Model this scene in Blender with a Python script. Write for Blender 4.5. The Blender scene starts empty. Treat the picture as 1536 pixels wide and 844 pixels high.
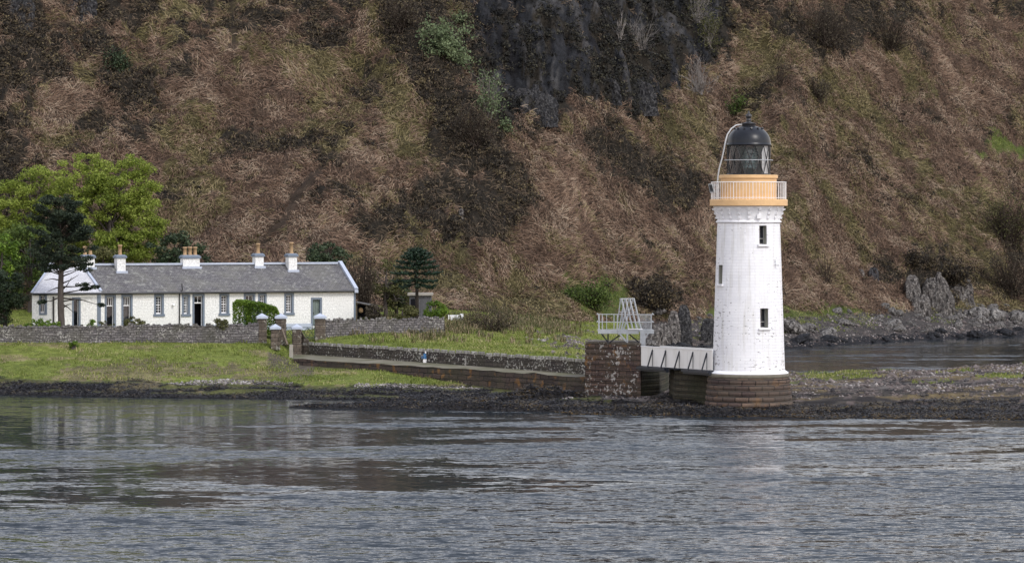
import bpy, math, random
import numpy as np
from mathutils import Vector
R_ = math.radians
rng = np.random.default_rng(7)
random.seed(7)
S = bpy.context.scene
C = S.collection
# ------------------------------------------------------------------ camera
F, CX, HY, H = 5150.0, 768.0, 321.0, 13.0     # focal length in photo pixels, centre column, horizon row, eye height
def wx(px, Y): return (px - CX) / F * Y
def wz(py, Y): return H - (py - HY) * Y / F
def pt(px, py, Y): return np.array([wx(px, Y), Y, wz(py, Y)])
cam = bpy.data.cameras.new('camera'); co = bpy.data.objects.new('camera', cam); C.objects.link(co)
co.location = (0, 0, H); co.rotation_euler = (R_(90), 0, 0)
cam.sensor_width = 36; cam.lens = 36 * F / 1536; cam.shift_y = -(422 - HY) / 1536
cam.clip_start = 1; cam.clip_end = 6000
S.camera = co
# ------------------------------------------------------------------ helpers
def tag(o, label=None, cat=None, group=None, kind=None):
    if label: o['label'] = label
    if cat: o['category'] = cat
    if group: o['group'] = group
    if kind: o['kind'] = kind
    return o
def thing(name, label, cat, loc=(0, 0, 0), rz=0, group=None):
    o = bpy.data.objects.new(name, None); C.objects.link(o)
    o.empty_display_size = .3
    o.location = loc; o.rotation_euler = (0, 0, rz)
    return tag(o, label, cat, group)
def np_mesh(name, V, Fc, smooth=False):
    V = np.asarray(V, dtype=np.float32); Fc = np.asarray(Fc, dtype=np.int32)
    me = bpy.data.meshes.new(name); n, k = Fc.shape
    me.vertices.add(len(V)); me.vertices.foreach_set('co', V.ravel())
    me.loops.add(n * k); me.loops.foreach_set('vertex_index', Fc.ravel())
    me.polygons.add(n); me.polygons.foreach_set('loop_start', np.arange(n, dtype=np.int32) * k)
    if smooth: me.polygons.foreach_set('use_smooth', np.ones(n, dtype=bool))
    me.update(calc_edges=True)
    return me
def np_obj(name, V, Fc, mat, parent=None, off=None, smooth=False):
    V = np.asarray(V, dtype=float)
    if off is not None: V = V - np.array(off)
    me = np_mesh(name, V, Fc, smooth); me.materials.append(mat)
    o = bpy.data.objects.new(name, me); C.objects.link(o)
    if parent is not None: o.parent = parent
    elif off is not None: o.location = off
    return o
class MB:
    """collects shapes, links them as one mesh object"""
    def __init__(s): s.v = []; s.f = []; s.uv = []; s.sm = []
    def face(s, pts, uv=None, smooth=False):
        i = len(s.v); s.v += [tuple(map(float, p)) for p in pts]; s.f.append(list(range(i, i + len(pts)))); s.uv.append(uv); s.sm.append(smooth)
    def grid(s, rows, uv=None, smooth=True, flip=False, skip=None):
        i0 = len(s.v); nr, nc = len(rows), len(rows[0])
        for r in rows: s.v += [tuple(map(float, p)) for p in r]
        for r in range(nr - 1):
            for c in range(nc - 1):
                if skip and skip(r, c): continue
                q = [(r, c), (r, c + 1), (r + 1, c + 1), (r + 1, c)]
                if flip: q = q[::-1]
                s.f.append([i0 + a * nc + b for a, b in q]); s.sm.append(smooth)
                s.uv.append([uv[a][b] for a, b in q] if uv else None)
    def prism(s, foot, z0, z1, inset=0, cap=True, bottom=True):
        """foot = [(x,y)...] counter-clockwise; inset shrinks the top towards the centre"""
        n = len(foot); cx = sum(p[0] for p in foot) / n; cy = sum(p[1] for p in foot) / n
        def top(p):
            d = math.hypot(p[0] - cx, p[1] - cy) or 1; k = 1 - inset / d
            return (cx + (p[0] - cx) * k, cy + (p[1] - cy) * k)
        b = [(p[0], p[1], z0) for p in foot]; t = [(*top(p), z1) for p in foot]
        for i in range(n):
            j = (i + 1) % n; s.face([b[i], b[j], t[j], t[i]])
        if cap: s.face(t)
        if bottom: s.face(b[::-1])
    def box(s, x0, x1, y0, y1, z0, z1, inset=0): s.prism([(x0, y0), (x1, y0), (x1, y1), (x0, y1)], z0, z1, inset)
    def bar(s, p, q, w, h=None, up=(0, 0, 1)):
        """square-section bar from p to q"""
        h = h or w; p = Vector(p); q = Vector(q); d = (q - p).normalized(); u = Vector(up)
        if abs(d.dot(u)) > .98: u = Vector((0, 1, 0))
        a = d.cross(u).normalized() * w / 2; b = a.cross(d).normalized() * h / 2
        A = [p - a - b, p + a - b, p + a + b, p - a + b]; B = [x + (q - p) for x in A]
        for i in range(4):
            j = (i + 1) % 4; s.face([A[j], A[i], B[i], B[j]])
        s.face(A); s.face(B[::-1])
    def tube(s, pts, rad, n=8, caps=True):
        pts = [Vector(p) for p in pts]
        if not hasattr(rad, '__len__'): rad = [rad] * len(pts)
        rows = []; a = None
        for i, p in enumerate(pts):
            d = (pts[min(i + 1, len(pts) - 1)] - pts[max(i - 1, 0)]).normalized()
            if a is None:
                a = d.cross(Vector((0, 0, 1)) if abs(d.z) < .9 else Vector((1, 0, 0))).normalized()
            a = (a - d * a.dot(d)).normalized(); b = d.cross(a)
            rows.append([p + (a * math.cos(t) + b * math.sin(t)) * rad[i] for t in [2 * math.pi * k / n for k in range(n + 1)]])
        s.grid(rows)
        if caps: s.face(rows[0][:-1][::-1]); s.face(rows[-1][:-1])
    def lathe(s, prof, c=(0, 0), n=48, a0=0, a1=2 * math.pi, smooth=True, ur=1):
        rows, uv = [], []
        for r, z in prof:
            A = [a0 + (a1 - a0) * k / n for k in range(n + 1)]
            rows.append([(c[0] + r * math.cos(t), c[1] + r * math.sin(t), z) for t in A]); uv.append([(t * ur, z) for t in A])
        s.grid(rows, uv, smooth)
    def build(s, name, mat, parent=None, off=None, bevel=0):
        me = bpy.data.meshes.new(name); o_ = np.array(off if off is not None else (0, 0, 0), dtype=float)
        V = np.array(s.v) - o_
        me.from_pydata([tuple(v) for v in V], [], s.f)
        uvl = me.uv_layers.new(name='UVMap'); li = 0
        me.polygons.foreach_set('use_smooth', s.sm)
        for p, uv in zip(me.polygons, s.uv):
            if uv is None:
                nrm = p.normal; uv = []
                if abs(nrm.z) > .75: uv = [(me.vertices[i].co.x, me.vertices[i].co.y) for i in p.vertices]
                else:
                    t = Vector((-nrm.y, nrm.x, 0)).normalized()
                    # along the face, and up it
                    up = nrm.cross(t)
                    uv = [(me.vertices[i].co.dot(t), me.vertices[i].co.dot(up) if abs(nrm.z) > .3 else me.vertices[i].co.z + o_[2]) for i in p.vertices]
            for k, l in enumerate(p.loop_indices): uvl.data[l].uv = uv[k]
        me.materials.append(mat)
        o = bpy.data.objects.new(name, me); C.objects.link(o)
        if parent is not None: o.parent = parent
        elif off is not None: o.location = off
        if bevel:
            m = o.modifiers.new('bevel', 'BEVEL'); m.width = bevel; m.segments = 2; m.limit_method = 'ANGLE'
        return o
# ------------------------------------------------------------------ numpy noise
def _h(ix, iy, s):
    n = (ix.astype(np.int64) * 374761393 + iy.astype(np.int64) * 668265263 + s * 1442695041) & 0xffffffff
    n = ((n ^ (n >> 13)) * 1274126177) & 0xffffffff
    n = (n ^ (n >> 16)) & 0xffff
    return n / 65535.0
def vn(x, y, s=0):
    x = np.asarray(x, float); y = np.asarray(y, float)
    ix = np.floor(x); iy = np.floor(y); fx = x - ix; fy = y - iy
    fx = fx * fx * (3 - 2 * fx); fy = fy * fy * (3 - 2 * fy)
    return (_h(ix, iy, s) * (1 - fx) + _h(ix + 1, iy, s) * fx) * (1 - fy) + (_h(ix, iy + 1, s) * (1 - fx) + _h(ix + 1, iy + 1, s) * fx) * fy
def fbm(x, y, s=0, o=4):
    t = 0; a = .5; n = 0
    for k in range(o):
        t = t + a * vn(x, y, s + k * 17); n += a; a *= .5; x = x * 2.03 + 5.1; y = y * 2.03 + 1.7
    return t / n
def inpoly(x, y, P):
    r = np.zeros(np.shape(x), bool); n = len(P)
    for i in range(n):
        (x0, y0), (x1, y1) = P[i], P[(i + 1) % n]
        if y0 == y1: continue
        r ^= ((y0 > y) != (y1 > y)) & (x < (x1 - x0) * (y - y0) / (y1 - y0) + x0)
    return r
# ------------------------------------------------------------------ materials
def new_mat(name):
    m = bpy.data.materials.new(name); m.use_nodes = True
    nt = m.node_tree; b = nt.nodes['Principled BSDF']
    return m, nt, b
def N(nt, typ, **kw):
    n = nt.nodes.new(typ)
    for k, v in kw.items():
        if k in n.inputs.keys() if isinstance(k, str) else False: n.inputs[k].default_value = v
        else: setattr(n, k, v)
    return n
def ramp(nt, fac, stops, interp='LINEAR'):
    r = nt.nodes.new('ShaderNodeValToRGB'); r.color_ramp.interpolation = interp
    e = r.color_ramp.elements
    while len(e) < len(stops): e.new(.5)
    for el, (p, c) in zip(e, stops):
        el.position = p; el.color = (*c, 1) if len(c) == 3 else c
    nt.links.new(fac, r.inputs[0]); return r
def mixc(nt, fac, a, b, mode='MIX'):
    m = nt.nodes.new('ShaderNodeMix'); m.data_type = 'RGBA'; m.blend_type = mode
    for sock, v in ((m.inputs[0], fac), (m.inputs[6], a), (m.inputs[7], b)):
        if hasattr(v, 'links'): nt.links.new(v, sock)
        elif hasattr(v, '__len__'): sock.default_value = (*v, 1) if len(v) == 3 else v
        else: sock.default_value = v
    return m.outputs[2]
def noise(nt, scale, detail=4, vec=None, rough=.55):
    n = nt.nodes.new('ShaderNodeTexNoise'); n.inputs['Scale'].default_value = scale; n.inputs['Detail'].default_value = detail
    n.inputs['Roughness'].default_value = rough
    if vec is not None: nt.links.new(vec, n.inputs['Vector'])
    return n.outputs['Fac']
def coords(nt, kind='Object', scale=None):
    t = nt.nodes.new('ShaderNodeTexCoord').outputs[kind]
    if scale:
        m = nt.nodes.new('ShaderNodeMapping'); m.inputs['Scale'].default_value = scale; nt.links.new(t, m.inputs['Vector']); t = m.outputs[0]
    return t
def bump(nt, b, h, strength=.4, dist=.05):
    n = nt.nodes.new('ShaderNodeBump'); n.inputs['Strength'].default_value = strength; n.inputs['Distance'].default_value = dist
    nt.links.new(h, n.inputs['Height']); nt.links.new(n.outputs[0], b.inputs['Normal']); return n
def plain(name, c1, c2=None, scale=3, rough=.75, spec=.3, bmp=0, metal=0, stretch=None, bscale=None):
    m, nt, b = new_mat(name); v = coords(nt, 'Object', stretch)
    c2 = c2 or tuple(x * .8 for x in c1)
    f = noise(nt, scale, 5, v)
    nt.links.new(ramp(nt, f, [(.3, c1), (.7, c2)]).outputs[0], b.inputs['Base Color'])
    b.inputs['Roughness'].default_value = rough; b.inputs['Specular IOR Level'].default_value = spec; b.inputs['Metallic'].default_value = metal
    if bmp: bump(nt, b, noise(nt, bscale or scale * 4, 4, v), bmp, .05)
    return m
def island(name, stops, rough=.7, transl=0, spec=.2, patch=None):
    """leaf/blade material: colour picked per separate piece"""
    m, nt, b = new_mat(name); g = nt.nodes.new('ShaderNodeNewGeometry')
    fac = g.outputs['Random Per Island']
    if patch:
        v = coords(nt, 'Object'); f = noise(nt, patch, 3, v)
        mm = nt.nodes.new('ShaderNodeMath'); mm.operation = 'MULTIPLY_ADD'; mm.inputs[1].default_value = 2.2; mm.inputs[2].default_value = -1.1
        nt.links.new(f, mm.inputs[0])
        ad = nt.nodes.new('ShaderNodeMath'); ad.operation = 'ADD'; ad.use_clamp = True
        nt.links.new(fac, ad.inputs[0]); nt.links.new(mm.outputs[0], ad.inputs[1]); fac = ad.outputs[0]
    r = ramp(nt, fac, stops); nt.links.new(r.outputs[0], b.inputs['Base Color'])
    b.inputs['Roughness'].default_value = rough; b.inputs['Specular IOR Level'].default_value = spec
    if transl:
        t = nt.nodes.new('ShaderNodeBsdfTranslucent'); nt.links.new(r.outputs[0], t.inputs['Color'])
        mx = nt.nodes.new('ShaderNodeMixShader'); mx.inputs[0].default_value = transl
        nt.links.new(b.outputs[0], mx.inputs[1]); nt.links.new(t.outputs[0], mx.inputs[2])
        nt.links.new(mx.outputs[0], nt.nodes['Material Output'].inputs['Surface'])
    return m
def masonry(name, c1, c2, mortar, bw=.8, rh=.37, ms=.02, stain=(.06, .05, .03), stain_amt=.5, lichen=0, lic_col=(.55, .53, .48), rough=.9, bmp=.8, lic_scale=3.2, orange=0, squash=0):
    m, nt, b = new_mat(name); uv = coords(nt, 'UV'); ob = coords(nt, 'Object')
    # slight wobble of the joints
    wob = nt.nodes.new('ShaderNodeTexNoise'); wob.inputs['Scale'].default_value = 2.5; nt.links.new(uv, wob.inputs['Vector'])
    vm = nt.nodes.new('ShaderNodeVectorMath'); vm.operation = 'MULTIPLY_ADD'; vm.inputs[1].default_value = (.08 + squash, .05 + squash, 0)
    nt.links.new(wob.outputs['Color'], vm.inputs[0]); nt.links.new(uv, vm.inputs[2])
    br = nt.nodes.new('ShaderNodeTexBrick'); br.inputs['Scale'].default_value = 1; br.inputs['Brick Width'].default_value = bw
    br.inputs['Row Height'].default_value = rh; br.inputs['Mortar Size'].default_value = ms; br.inputs['Mortar Smooth'].default_value = .3
    br.inputs['Color1'].default_value = (*c1, 1); br.inputs['Color2'].default_value = (*c2, 1); br.inputs['Mortar'].default_value = (*mortar, 1)
    nt.links.new(vm.outputs[0], br.inputs['Vector'])
    f1 = noise(nt, 9, 5, ob); col = mixc(nt, .6, br.outputs['Color'], ramp(nt, f1, [(.25, (.35, .35, .35)), (.75, (1.25, 1.25, 1.25))]).outputs[0], 'MULTIPLY')
    f2 = noise(nt, .55, 4, ob); st = ramp(nt, f2, [(.42, (0, 0, 0)), (.62, (1, 1, 1))])
    mu = nt.nodes.new('ShaderNodeMath'); mu.operation = 'MULTIPLY'; mu.inputs[1].default_value = stain_amt; nt.links.new(st.outputs[0], mu.inputs[0])
    col = mixc(nt, mu.outputs[0], col, stain)
    if orange:
        f4 = noise(nt, 1.3, 4, ob); o_ = ramp(nt, f4, [(.58, (0, 0, 0)), (.68, (orange,) * 3)]); col = mixc(nt, o_.outputs[0], col, (.30, .15, .04))
    if lichen:
        f3 = noise(nt, lic_scale, 3, ob, .6); fb_ = noise(nt, .9, 3, ob); mz = nt.nodes.new('ShaderNodeMath'); mz.operation = 'MULTIPLY_ADD'; mz.inputs[1].default_value = .55; mz.inputs[2].default_value = 0; nt.links.new(fb_, mz.inputs[0]); my = nt.nodes.new('ShaderNodeMath'); my.operation = 'ADD'; nt.links.new(mz.outputs[0], my.inputs[0]); nt.links.new(f3, my.inputs[1]); f3 = my.outputs[0]; l_ = ramp(nt, f3, [(.90 - lichen * .2, (0, 0, 0)), (.94 - lichen * .2, (.85,) * 3)])
        col = mixc(nt, l_.outputs[0], col, lic_col)
    nt.links.new(col, b.inputs['Base Color']); b.inputs['Roughness'].default_value = rough; b.inputs['Specular IOR Level'].default_value = .25
    inv = nt.nodes.new('ShaderNodeMath'); inv.operation = 'SUBTRACT'; inv.inputs[0].default_value = 1; nt.links.new(br.outputs['Fac'], inv.inputs[1])
    ad = nt.nodes.new('ShaderNodeMath'); ad.operation = 'MULTIPLY_ADD'; ad.inputs[1].default_value = .6
    nt.links.new(f1, ad.inputs[0]); nt.links.new(inv.outputs[0], ad.inputs[2])
    bump(nt, b, ad.outputs[0], bmp, .06)
    return m

M = {}
M['ground'] = None
M['slate'] = masonry('slate_roof', (.17, .165, .165), (.105, .10, .105), (.05, .05, .05), .32, .21, .012, (.16, .155, .125), .35, .1, (.22, .22, .2), .75, .8, 3)
M['slate_pale'] = masonry('pale_slate', (.62, .62, .64), (.52, .52, .55), (.36, .36, .38), .32, .21, .01, (.4, .4, .4), .4, 0, rough=.7, bmp=.4)
M['harl'] = masonry('limewash', (.80, .80, .78), (.76, .76, .74), (.70, .70, .68), .5, .24, .02, (.66, .66, .62), .35, 0, rough=.85, bmp=.25)
M['blue_grey'] = plain('blue_grey_paint', (.145, .175, .22), (.12, .15, .19), 6, .5, .4)
M['lead'] = plain('lead_flashing', (.42, .46, .54), (.34, .38, .45), 4, .5, .4, .1)
M['white'] = plain('white_gloss_paint', (.80, .80, .80), (.74, .74, .74), 5, .45, .4)
M['black_iron'] = plain('black_iron', (.012, .012, .014), (.02, .02, .022), 8, .4, .5)
M['pot'] = plain('clay_pot', (.38, .26, .145), (.30, .20, .115), 6, .8, .2, .2)
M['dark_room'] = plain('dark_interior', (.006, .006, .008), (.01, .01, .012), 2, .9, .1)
M['door_green'] = plain('grey_green_paint', (.16, .20, .18), (.12, .15, .14), 3, .5, .4)
M['curtain'] = plain('pale_curtain', (.36, .36, .36), (.16, .16, .15), 1.5, .9, .1, 0, 0, (6, 6, .4))
M['ochre'] = plain('ochre_paint', (.66, .43, .215), (.58, .37, .18), 2.5, .55, .35, .15)
M['dome'] = plain('black_dome_paint', (.005, .006, .009), (.010, .012, .016), 2.2, .34, .3, .05)
M['grey_steel'] = plain('galvanised_steel', (.42, .44, .46), (.32, .34, .35), 4, .45, .4, .1, .2)
M['dark_steel'] = plain('dark_blue_steel', (.014, .018, .028), (.02, .024, .032), 5, .5, .4)
M['cable'] = plain('pale_grey_pipe', (.42, .42, .42), (.36, .36, .35), 5, .6, .3)
M['concrete'] = plain('pale_concrete', (.34, .32, .28), (.25, .23, .20), 2, .9, .2, .4)
M['wood'] = plain('weathered_timber', (.14, .11, .08), (.09, .075, .06), 5, .9, .2, .3)
M['gate_paint'] = plain('dark_green_gate_paint', (.04, .06, .045), (.03, .045, .04), 6, .5, .3)
M['bark'] = plain('grey_brown_bark', (.10, .085, .075), (.05, .042, .038), 6, .95, .1, .8, stretch=(1, 1, .3))
M['bark_dark'] = plain('dark_bark', (.05, .042, .036), (.028, .024, .02), 6, .95, .1, .8, stretch=(1, 1, .3))
M['twig_grey'] = plain('pale_grey_twigs', (.20, .18, .165), (.13, .115, .105), 2, .95, .1)
M['twig_pale'] = plain('bleached_twigs', (.24, .22, .20), (.16, .145, .135), 2, .95, .1)
M['twig_brown'] = plain('brown_twigs', (.055, .042, .034), (.035, .028, .022), 2, .95, .1)
M['wall_stone'] = masonry('grey_rubble_wall', (.19, .175, .175), (.105, .098, .10), (.045, .042, .042), .42, .2, .02, (.07, .07, .045), .4, .04, (.34, .33, .30), bmp=1, lic_scale=7, squash=.25)
M['pillar_stone'] = masonry('brown_pillar_stone', (.16, .13, .105), (.10, .08, .066), (.05, .042, .036), .5, .33, .02, (.06, .058, .036), .5, .14, (.28, .27, .23), bmp=1, lic_scale=4)
M['pier_stone'] = masonry('red_brown_pier_stone', (.085, .062, .052), (.048, .038, .035), (.015, .013, .012), .95, .36, .03, (.06, .054, .034), .6, .0, orange=.45, bmp=1, squash=.14)
M['turret_stone'] = masonry('lichened_pier_stone', (.135, .088, .070), (.072, .050, .046), (.022, .018, .017), .62, .38, .03, (.075, .062, .042), .45, .14, (.40, .38, .35), orange=.5, bmp=1, lic_scale=4.2, squash=.06)
M['damp_shaded_stone'] = masonry('damp_green_shaded_pier_stone', (.062, .053, .036), (.04, .036, .027), (.018, .016, .013), .7, .38, .03, (.022, .026, .012), .6, 0, bmp=1)  # damp and algae green, with shade under the bridge mixed into the colour
M['parapet_stone'] = masonry('dark_lichened_parapet', (.085, .072, .064), (.05, .043, .041), (.02, .018, .017), .5, .27, .02, (.06, .058, .036), .4, .16, (.40, .39, .35), bmp=1, lic_scale=6)
M['coping'] = masonry('pale_lichened_coping', (.34, .325, .29), (.24, .23, .205), (.12, .11, .10), .38, .5, .03, (.16, .15, .12), .5, .15, (.5, .49, .45), bmp=1, lic_scale=4)
M['drum_stone'] = masonry('brown_sandstone_courses', (.17, .118, .088), (.075, .054, .05), (.02, .017, .015), .9, .36, .04, (.075, .062, .05), .7, 0, orange=.25, bmp=1)
M['ring_stone'] = plain('grey_ring_stone', (.17, .155, .12), (.12, .108, .085), 3, .9, .2, .5)
# white painted tower brick with flaked spots
def tower_mat():
    m, nt, b = new_mat('white_painted_brick'); uv = coords(nt, 'UV'); ob = coords(nt, 'Object')
    br = nt.nodes.new('ShaderNodeTexBrick'); br.inputs['Scale'].default_value = 1; br.inputs['Brick Width'].default_value = .62; br.inputs['Row Height'].default_value = .2
    br.inputs['Mortar Size'].default_value = .014; br.inputs['Mortar Smooth'].default_value = .6
    br.inputs['Color1'].default_value = (.80, .80, .81, 1); br.inputs['Color2'].default_value = (.76, .76, .775, 1); br.inputs['Mortar'].default_value = (.67, .67, .69, 1)
    nt.links.new(uv, br.inputs['Vector'])
    # flakes: flattened speckle, thick on the lower weather side
    vm = coords(nt, 'UV', (1, 1.9, 1)); f = noise(nt, 3.1, 3, vm, .62)
    sep = nt.nodes.new('ShaderNodeSeparateXYZ'); nt.links.new(ob, sep.inputs[0])
    big = noise(nt, .32, 2, ob)
    hz = nt.nodes.new('ShaderNodeMapRange'); hz.inputs[1].default_value = 3.2; hz.inputs[2].default_value = 11.5; hz.inputs[3].default_value = .050; hz.inputs[4].default_value = -.03
    nt.links.new(sep.outputs['Z'], hz.inputs[0])
    a1 = nt.nodes.new('ShaderNodeMath'); a1.operation = 'ADD'; nt.links.new(f, a1.inputs[0]); nt.links.new(hz.outputs[0], a1.inputs[1])
    a2 = nt.nodes.new('ShaderNodeMath'); a2.operation = 'MULTIPLY_ADD'; a2.inputs[1].default_value = .30; nt.links.new(big, a2.inputs[0]); nt.links.new(a1.outputs[0], a2.inputs[2])
    msk = ramp(nt, a2.outputs[0], [(.79, (0, 0, 0)), (.83, (.9, .9, .9))])
    c = mixc(nt, msk.outputs[0], br.outputs['Color'], (.26, .25, .25))
    d = noise(nt, 1.1, 4, ob); c = mixc(nt, .5, c, ramp(nt, d, [(.3, (.84, .84, .86)), (.7, (1, 1, 1))]).outputs[0], 'MULTIPLY')
    dr = noise(nt, 1, 4, coords(nt, 'UV', (3.2, .22, 1)), .6); c = mixc(nt, 1, c, ramp(nt, dr, [(.32, (.84, .83, .79)), (.50, (1, 1, 1))]).outputs[0], 'MULTIPLY')
    nt.links.new(c, b.inputs['Base Color']); b.inputs['Roughness'].default_value = .6; b.inputs['Specular IOR Level'].default_value = .3
    inv = nt.nodes.new('ShaderNodeMath'); inv.operation = 'SUBTRACT'; inv.inputs[0].default_value = 1; nt.links.new(br.outputs['Fac'], inv.inputs[1])
    bump(nt, b, inv.outputs[0], .5, .03); return m
M['tower'] = tower_mat()
M['white_stone'] = plain('white_painted_stone', (.79, .79, .80), (.72, .72, .735), 2.5, .6, .3, .25)
def glass_mat(name, tint, mixf=.5, rough=.03):
    m, nt, b = new_mat(name); b.inputs['Base Color'].default_value = (*tint, 1); b.inputs['Roughness'].default_value = rough
    b.inputs['Specular IOR Level'].default_value = .8
    t = nt.nodes.new('ShaderNodeBsdfTransparent'); mx = nt.nodes.new('ShaderNodeMixShader'); mx.inputs[0].default_value = mixf
    nt.links.new(t.outputs[0], mx.inputs[1]); nt.links.new(b.outputs[0], mx.inputs[2]); nt.links.new(mx.outputs[0], nt.nodes['Material Output'].inputs['Surface'])
    return m
M['glass'] = glass_mat('window_glass', (.01, .012, .016), .55)
M['lantern_glass'] = glass_mat('lantern_glass', (.012, .025, .03), .32, .02)
M['lens'] = plain('lens_glass', (.05, .10, .11), (.10, .16, .17), 4, .1, .8)
# rocks
def rock_mat(name, c1, c2, lic, lamt=.5, scale=1.6):
    m, nt, b = new_mat(name); ob = coords(nt, 'Object'); st = coords(nt, 'Object', (1, 1, .45))
    f = noise(nt, scale, 6, st, .65); col = ramp(nt, f, [(.3, c1), (.68, c2)]).outputs[0]
    f2 = noise(nt, scale * 1.7, 5, ob, .62); l = ramp(nt, f2, [(.5, (0, 0, 0)), (.6, (lamt,) * 3)]); col = mixc(nt, l.outputs[0], col, lic)
    f3 = noise(nt, 1, 4, coords(nt, 'Object', (scale * 1.3, scale * 1.3, scale * .22)), .6); ck = ramp(nt, f3, [(.40, (.22, .21, .21)), (.50, (1, 1, 1))]); col = mixc(nt, 1, col, ck.outputs[0], 'MULTIPLY')
    nt.links.new(col, b.inputs['Base Color']); b.inputs['Roughness'].default_value = .9; b.inputs['Specular IOR Level'].default_value = .25
    hh = nt.nodes.new('ShaderNodeMath'); hh.operation = 'MULTIPLY_ADD'; hh.inputs[1].default_value = .5; nt.links.new(f2, hh.inputs[0]); nt.links.new(f3, hh.inputs[2])
    bump(nt, b, hh.outputs[0], 1, .3); return m
M['rock'] = rock_mat('grey_rock', (.028, .025, .023), (.105, .094, .085), (.27, .25, .225), .55, 2.2)
M['rock_dark'] = rock_mat('dark_basalt', (.014, .014, .016), (.035, .034, .036), (.10, .095, .09), .35)
M['cliff_pale'] = rock_mat('weathered_cliff', (.010, .010, .012), (.030, .029, .029), (.13, .125, .118), .45, 2.6)
M['boulder'] = rock_mat('grey_boulder', (.05, .046, .044), (.16, .15, .14), (.34, .32, .295), .6, 2.5)
M['boulder_wet'] = rock_mat('wet_black_boulder', (.010, .011, .014), (.026, .027, .032), (.05, .05, .05), .3, 2.5)
M['shingle'] = island('shingle', [(0, (.03, .028, .03)), (.35, (.085, .070, .066)), (.8, (.16, .135, .125)), (1, (.28, .255, .24))], .9, patch=.25)
M['pebble_pale'] = island('pale_pebbles', [(0, (.05, .047, .05)), (.35, (.16, .14, .135)), (.7, (.24, .22, .205)), (1, (.40, .38, .355))], .9)
M['weed'] = island('black_seaweed', [(0, (.007, .007, .010)), (.6, (.018, .017, .020)), (.9, (.04, .034, .026)), (1, (.10, .075, .04))], .5, spec=.4, patch=.5)
M['weed_gold'] = island('golden_seaweed', [(0, (.04, .03, .012)), (.6, (.12, .075, .02)), (1, (.2, .12, .03))], .6)
# vegetation
M['bracken'] = island('dead_bracken', [(0, (.056, .035, .025)), (.3, (.122, .077, .052)), (.65, (.196, .128, .087)), (.9, (.262, .186, .13)), (1, (.34, .265, .19))], .85, patch=.3)
M['litter'] = island('heath_litter', [(0, (.03, .023, .016)), (.5, (.075, .056, .036)), (1, (.17, .125, .085))], .85, patch=.35)
M['hillgrass'] = island('olive_hill_grass', [(0, (.055, .048, .02)), (.5, (.14, .118, .048)), (1, (.25, .20, .11))], .85, patch=.15)
M['heather'] = island('dark_heather', [(0, (.012, .011, .010)), (.45, (.030, .025, .018)), (.8, (.062, .048, .031)), (1, (.12, .095, .05))], .9, patch=.75)
M['cliff_ivy'] = island('cliff_ivy', [(0, (.006, .006, .006)), (.55, (.014, .014, .012)), (.9, (.030, .028, .02)), (1, (.06, .055, .035))], .85, patch=.6)
M['grass'] = island('meadow_grass', [(0, (.09, .12, .022)), (.4, (.155, .195, .036)), (.8, (.24, .255, .07)), (1, (.36, .32, .16))], .8, .2, patch=.22)
M['weeds_tall'] = island('dry_tall_weeds', [(0, (.05, .065, .02)), (.45, (.11, .10, .045)), (.8, (.19, .145, .085)), (1, (.28, .22, .14))], .85, patch=.3)
M['leaf_lime'] = island('fresh_lime_leaves', [(0, (.10, .14, .022)), (.5, (.20, .255, .038)), (1, (.31, .36, .08))], .6, .42, patch=.3)
M['leaf_mid'] = island('mid_green_leaves', [(0, (.025, .045, .010)), (.5, (.06, .095, .02)), (1, (.11, .15, .035))], .65, .25, patch=.3)
M['leaf_dark'] = island('dark_evergreen_leaves', [(0, (.012, .022, .011)), (.5, (.03, .048, .022)), (1, (.06, .082, .04))], .6, .12, patch=.4)
M['leaf_pine'] = island('pine_needles', [(0, (.010, .017, .012)), (.6, (.024, .038, .024)), (1, (.052, .066, .036))], .7, .08, patch=.5)
M['leaf_hedge'] = island('hedge_leaves', [(0, (.045, .085, .01)), (.5, (.095, .165, .018)), (1, (.18, .26, .036))], .6, .3, patch=.6)
M['leaf_silver'] = island('silvery_green_leaves', [(0, (.07, .095, .045)), (.5, (.13, .17, .085)), (1, (.22, .27, .14))], .7, .3, patch=.3)
M['leaf_olive'] = island('olive_shrub_leaves', [(0, (.035, .038, .012)), (.5, (.075, .078, .025)), (1, (.13, .125, .05))], .7, .2, patch=.4)
M['leaf_brown'] = island('brown_shrub_leaves', [(0, (.028, .024, .016)), (.5, (.055, .045, .032)), (1, (.10, .085, .055))], .8, .1, patch=.4)
M['leaf_monkey'] = island('monkey_puzzle_spikes', [(0, (.008, .018, .012)), (.6, (.018, .036, .022)), (1, (.035, .06, .034))], .55, .05)
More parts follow.
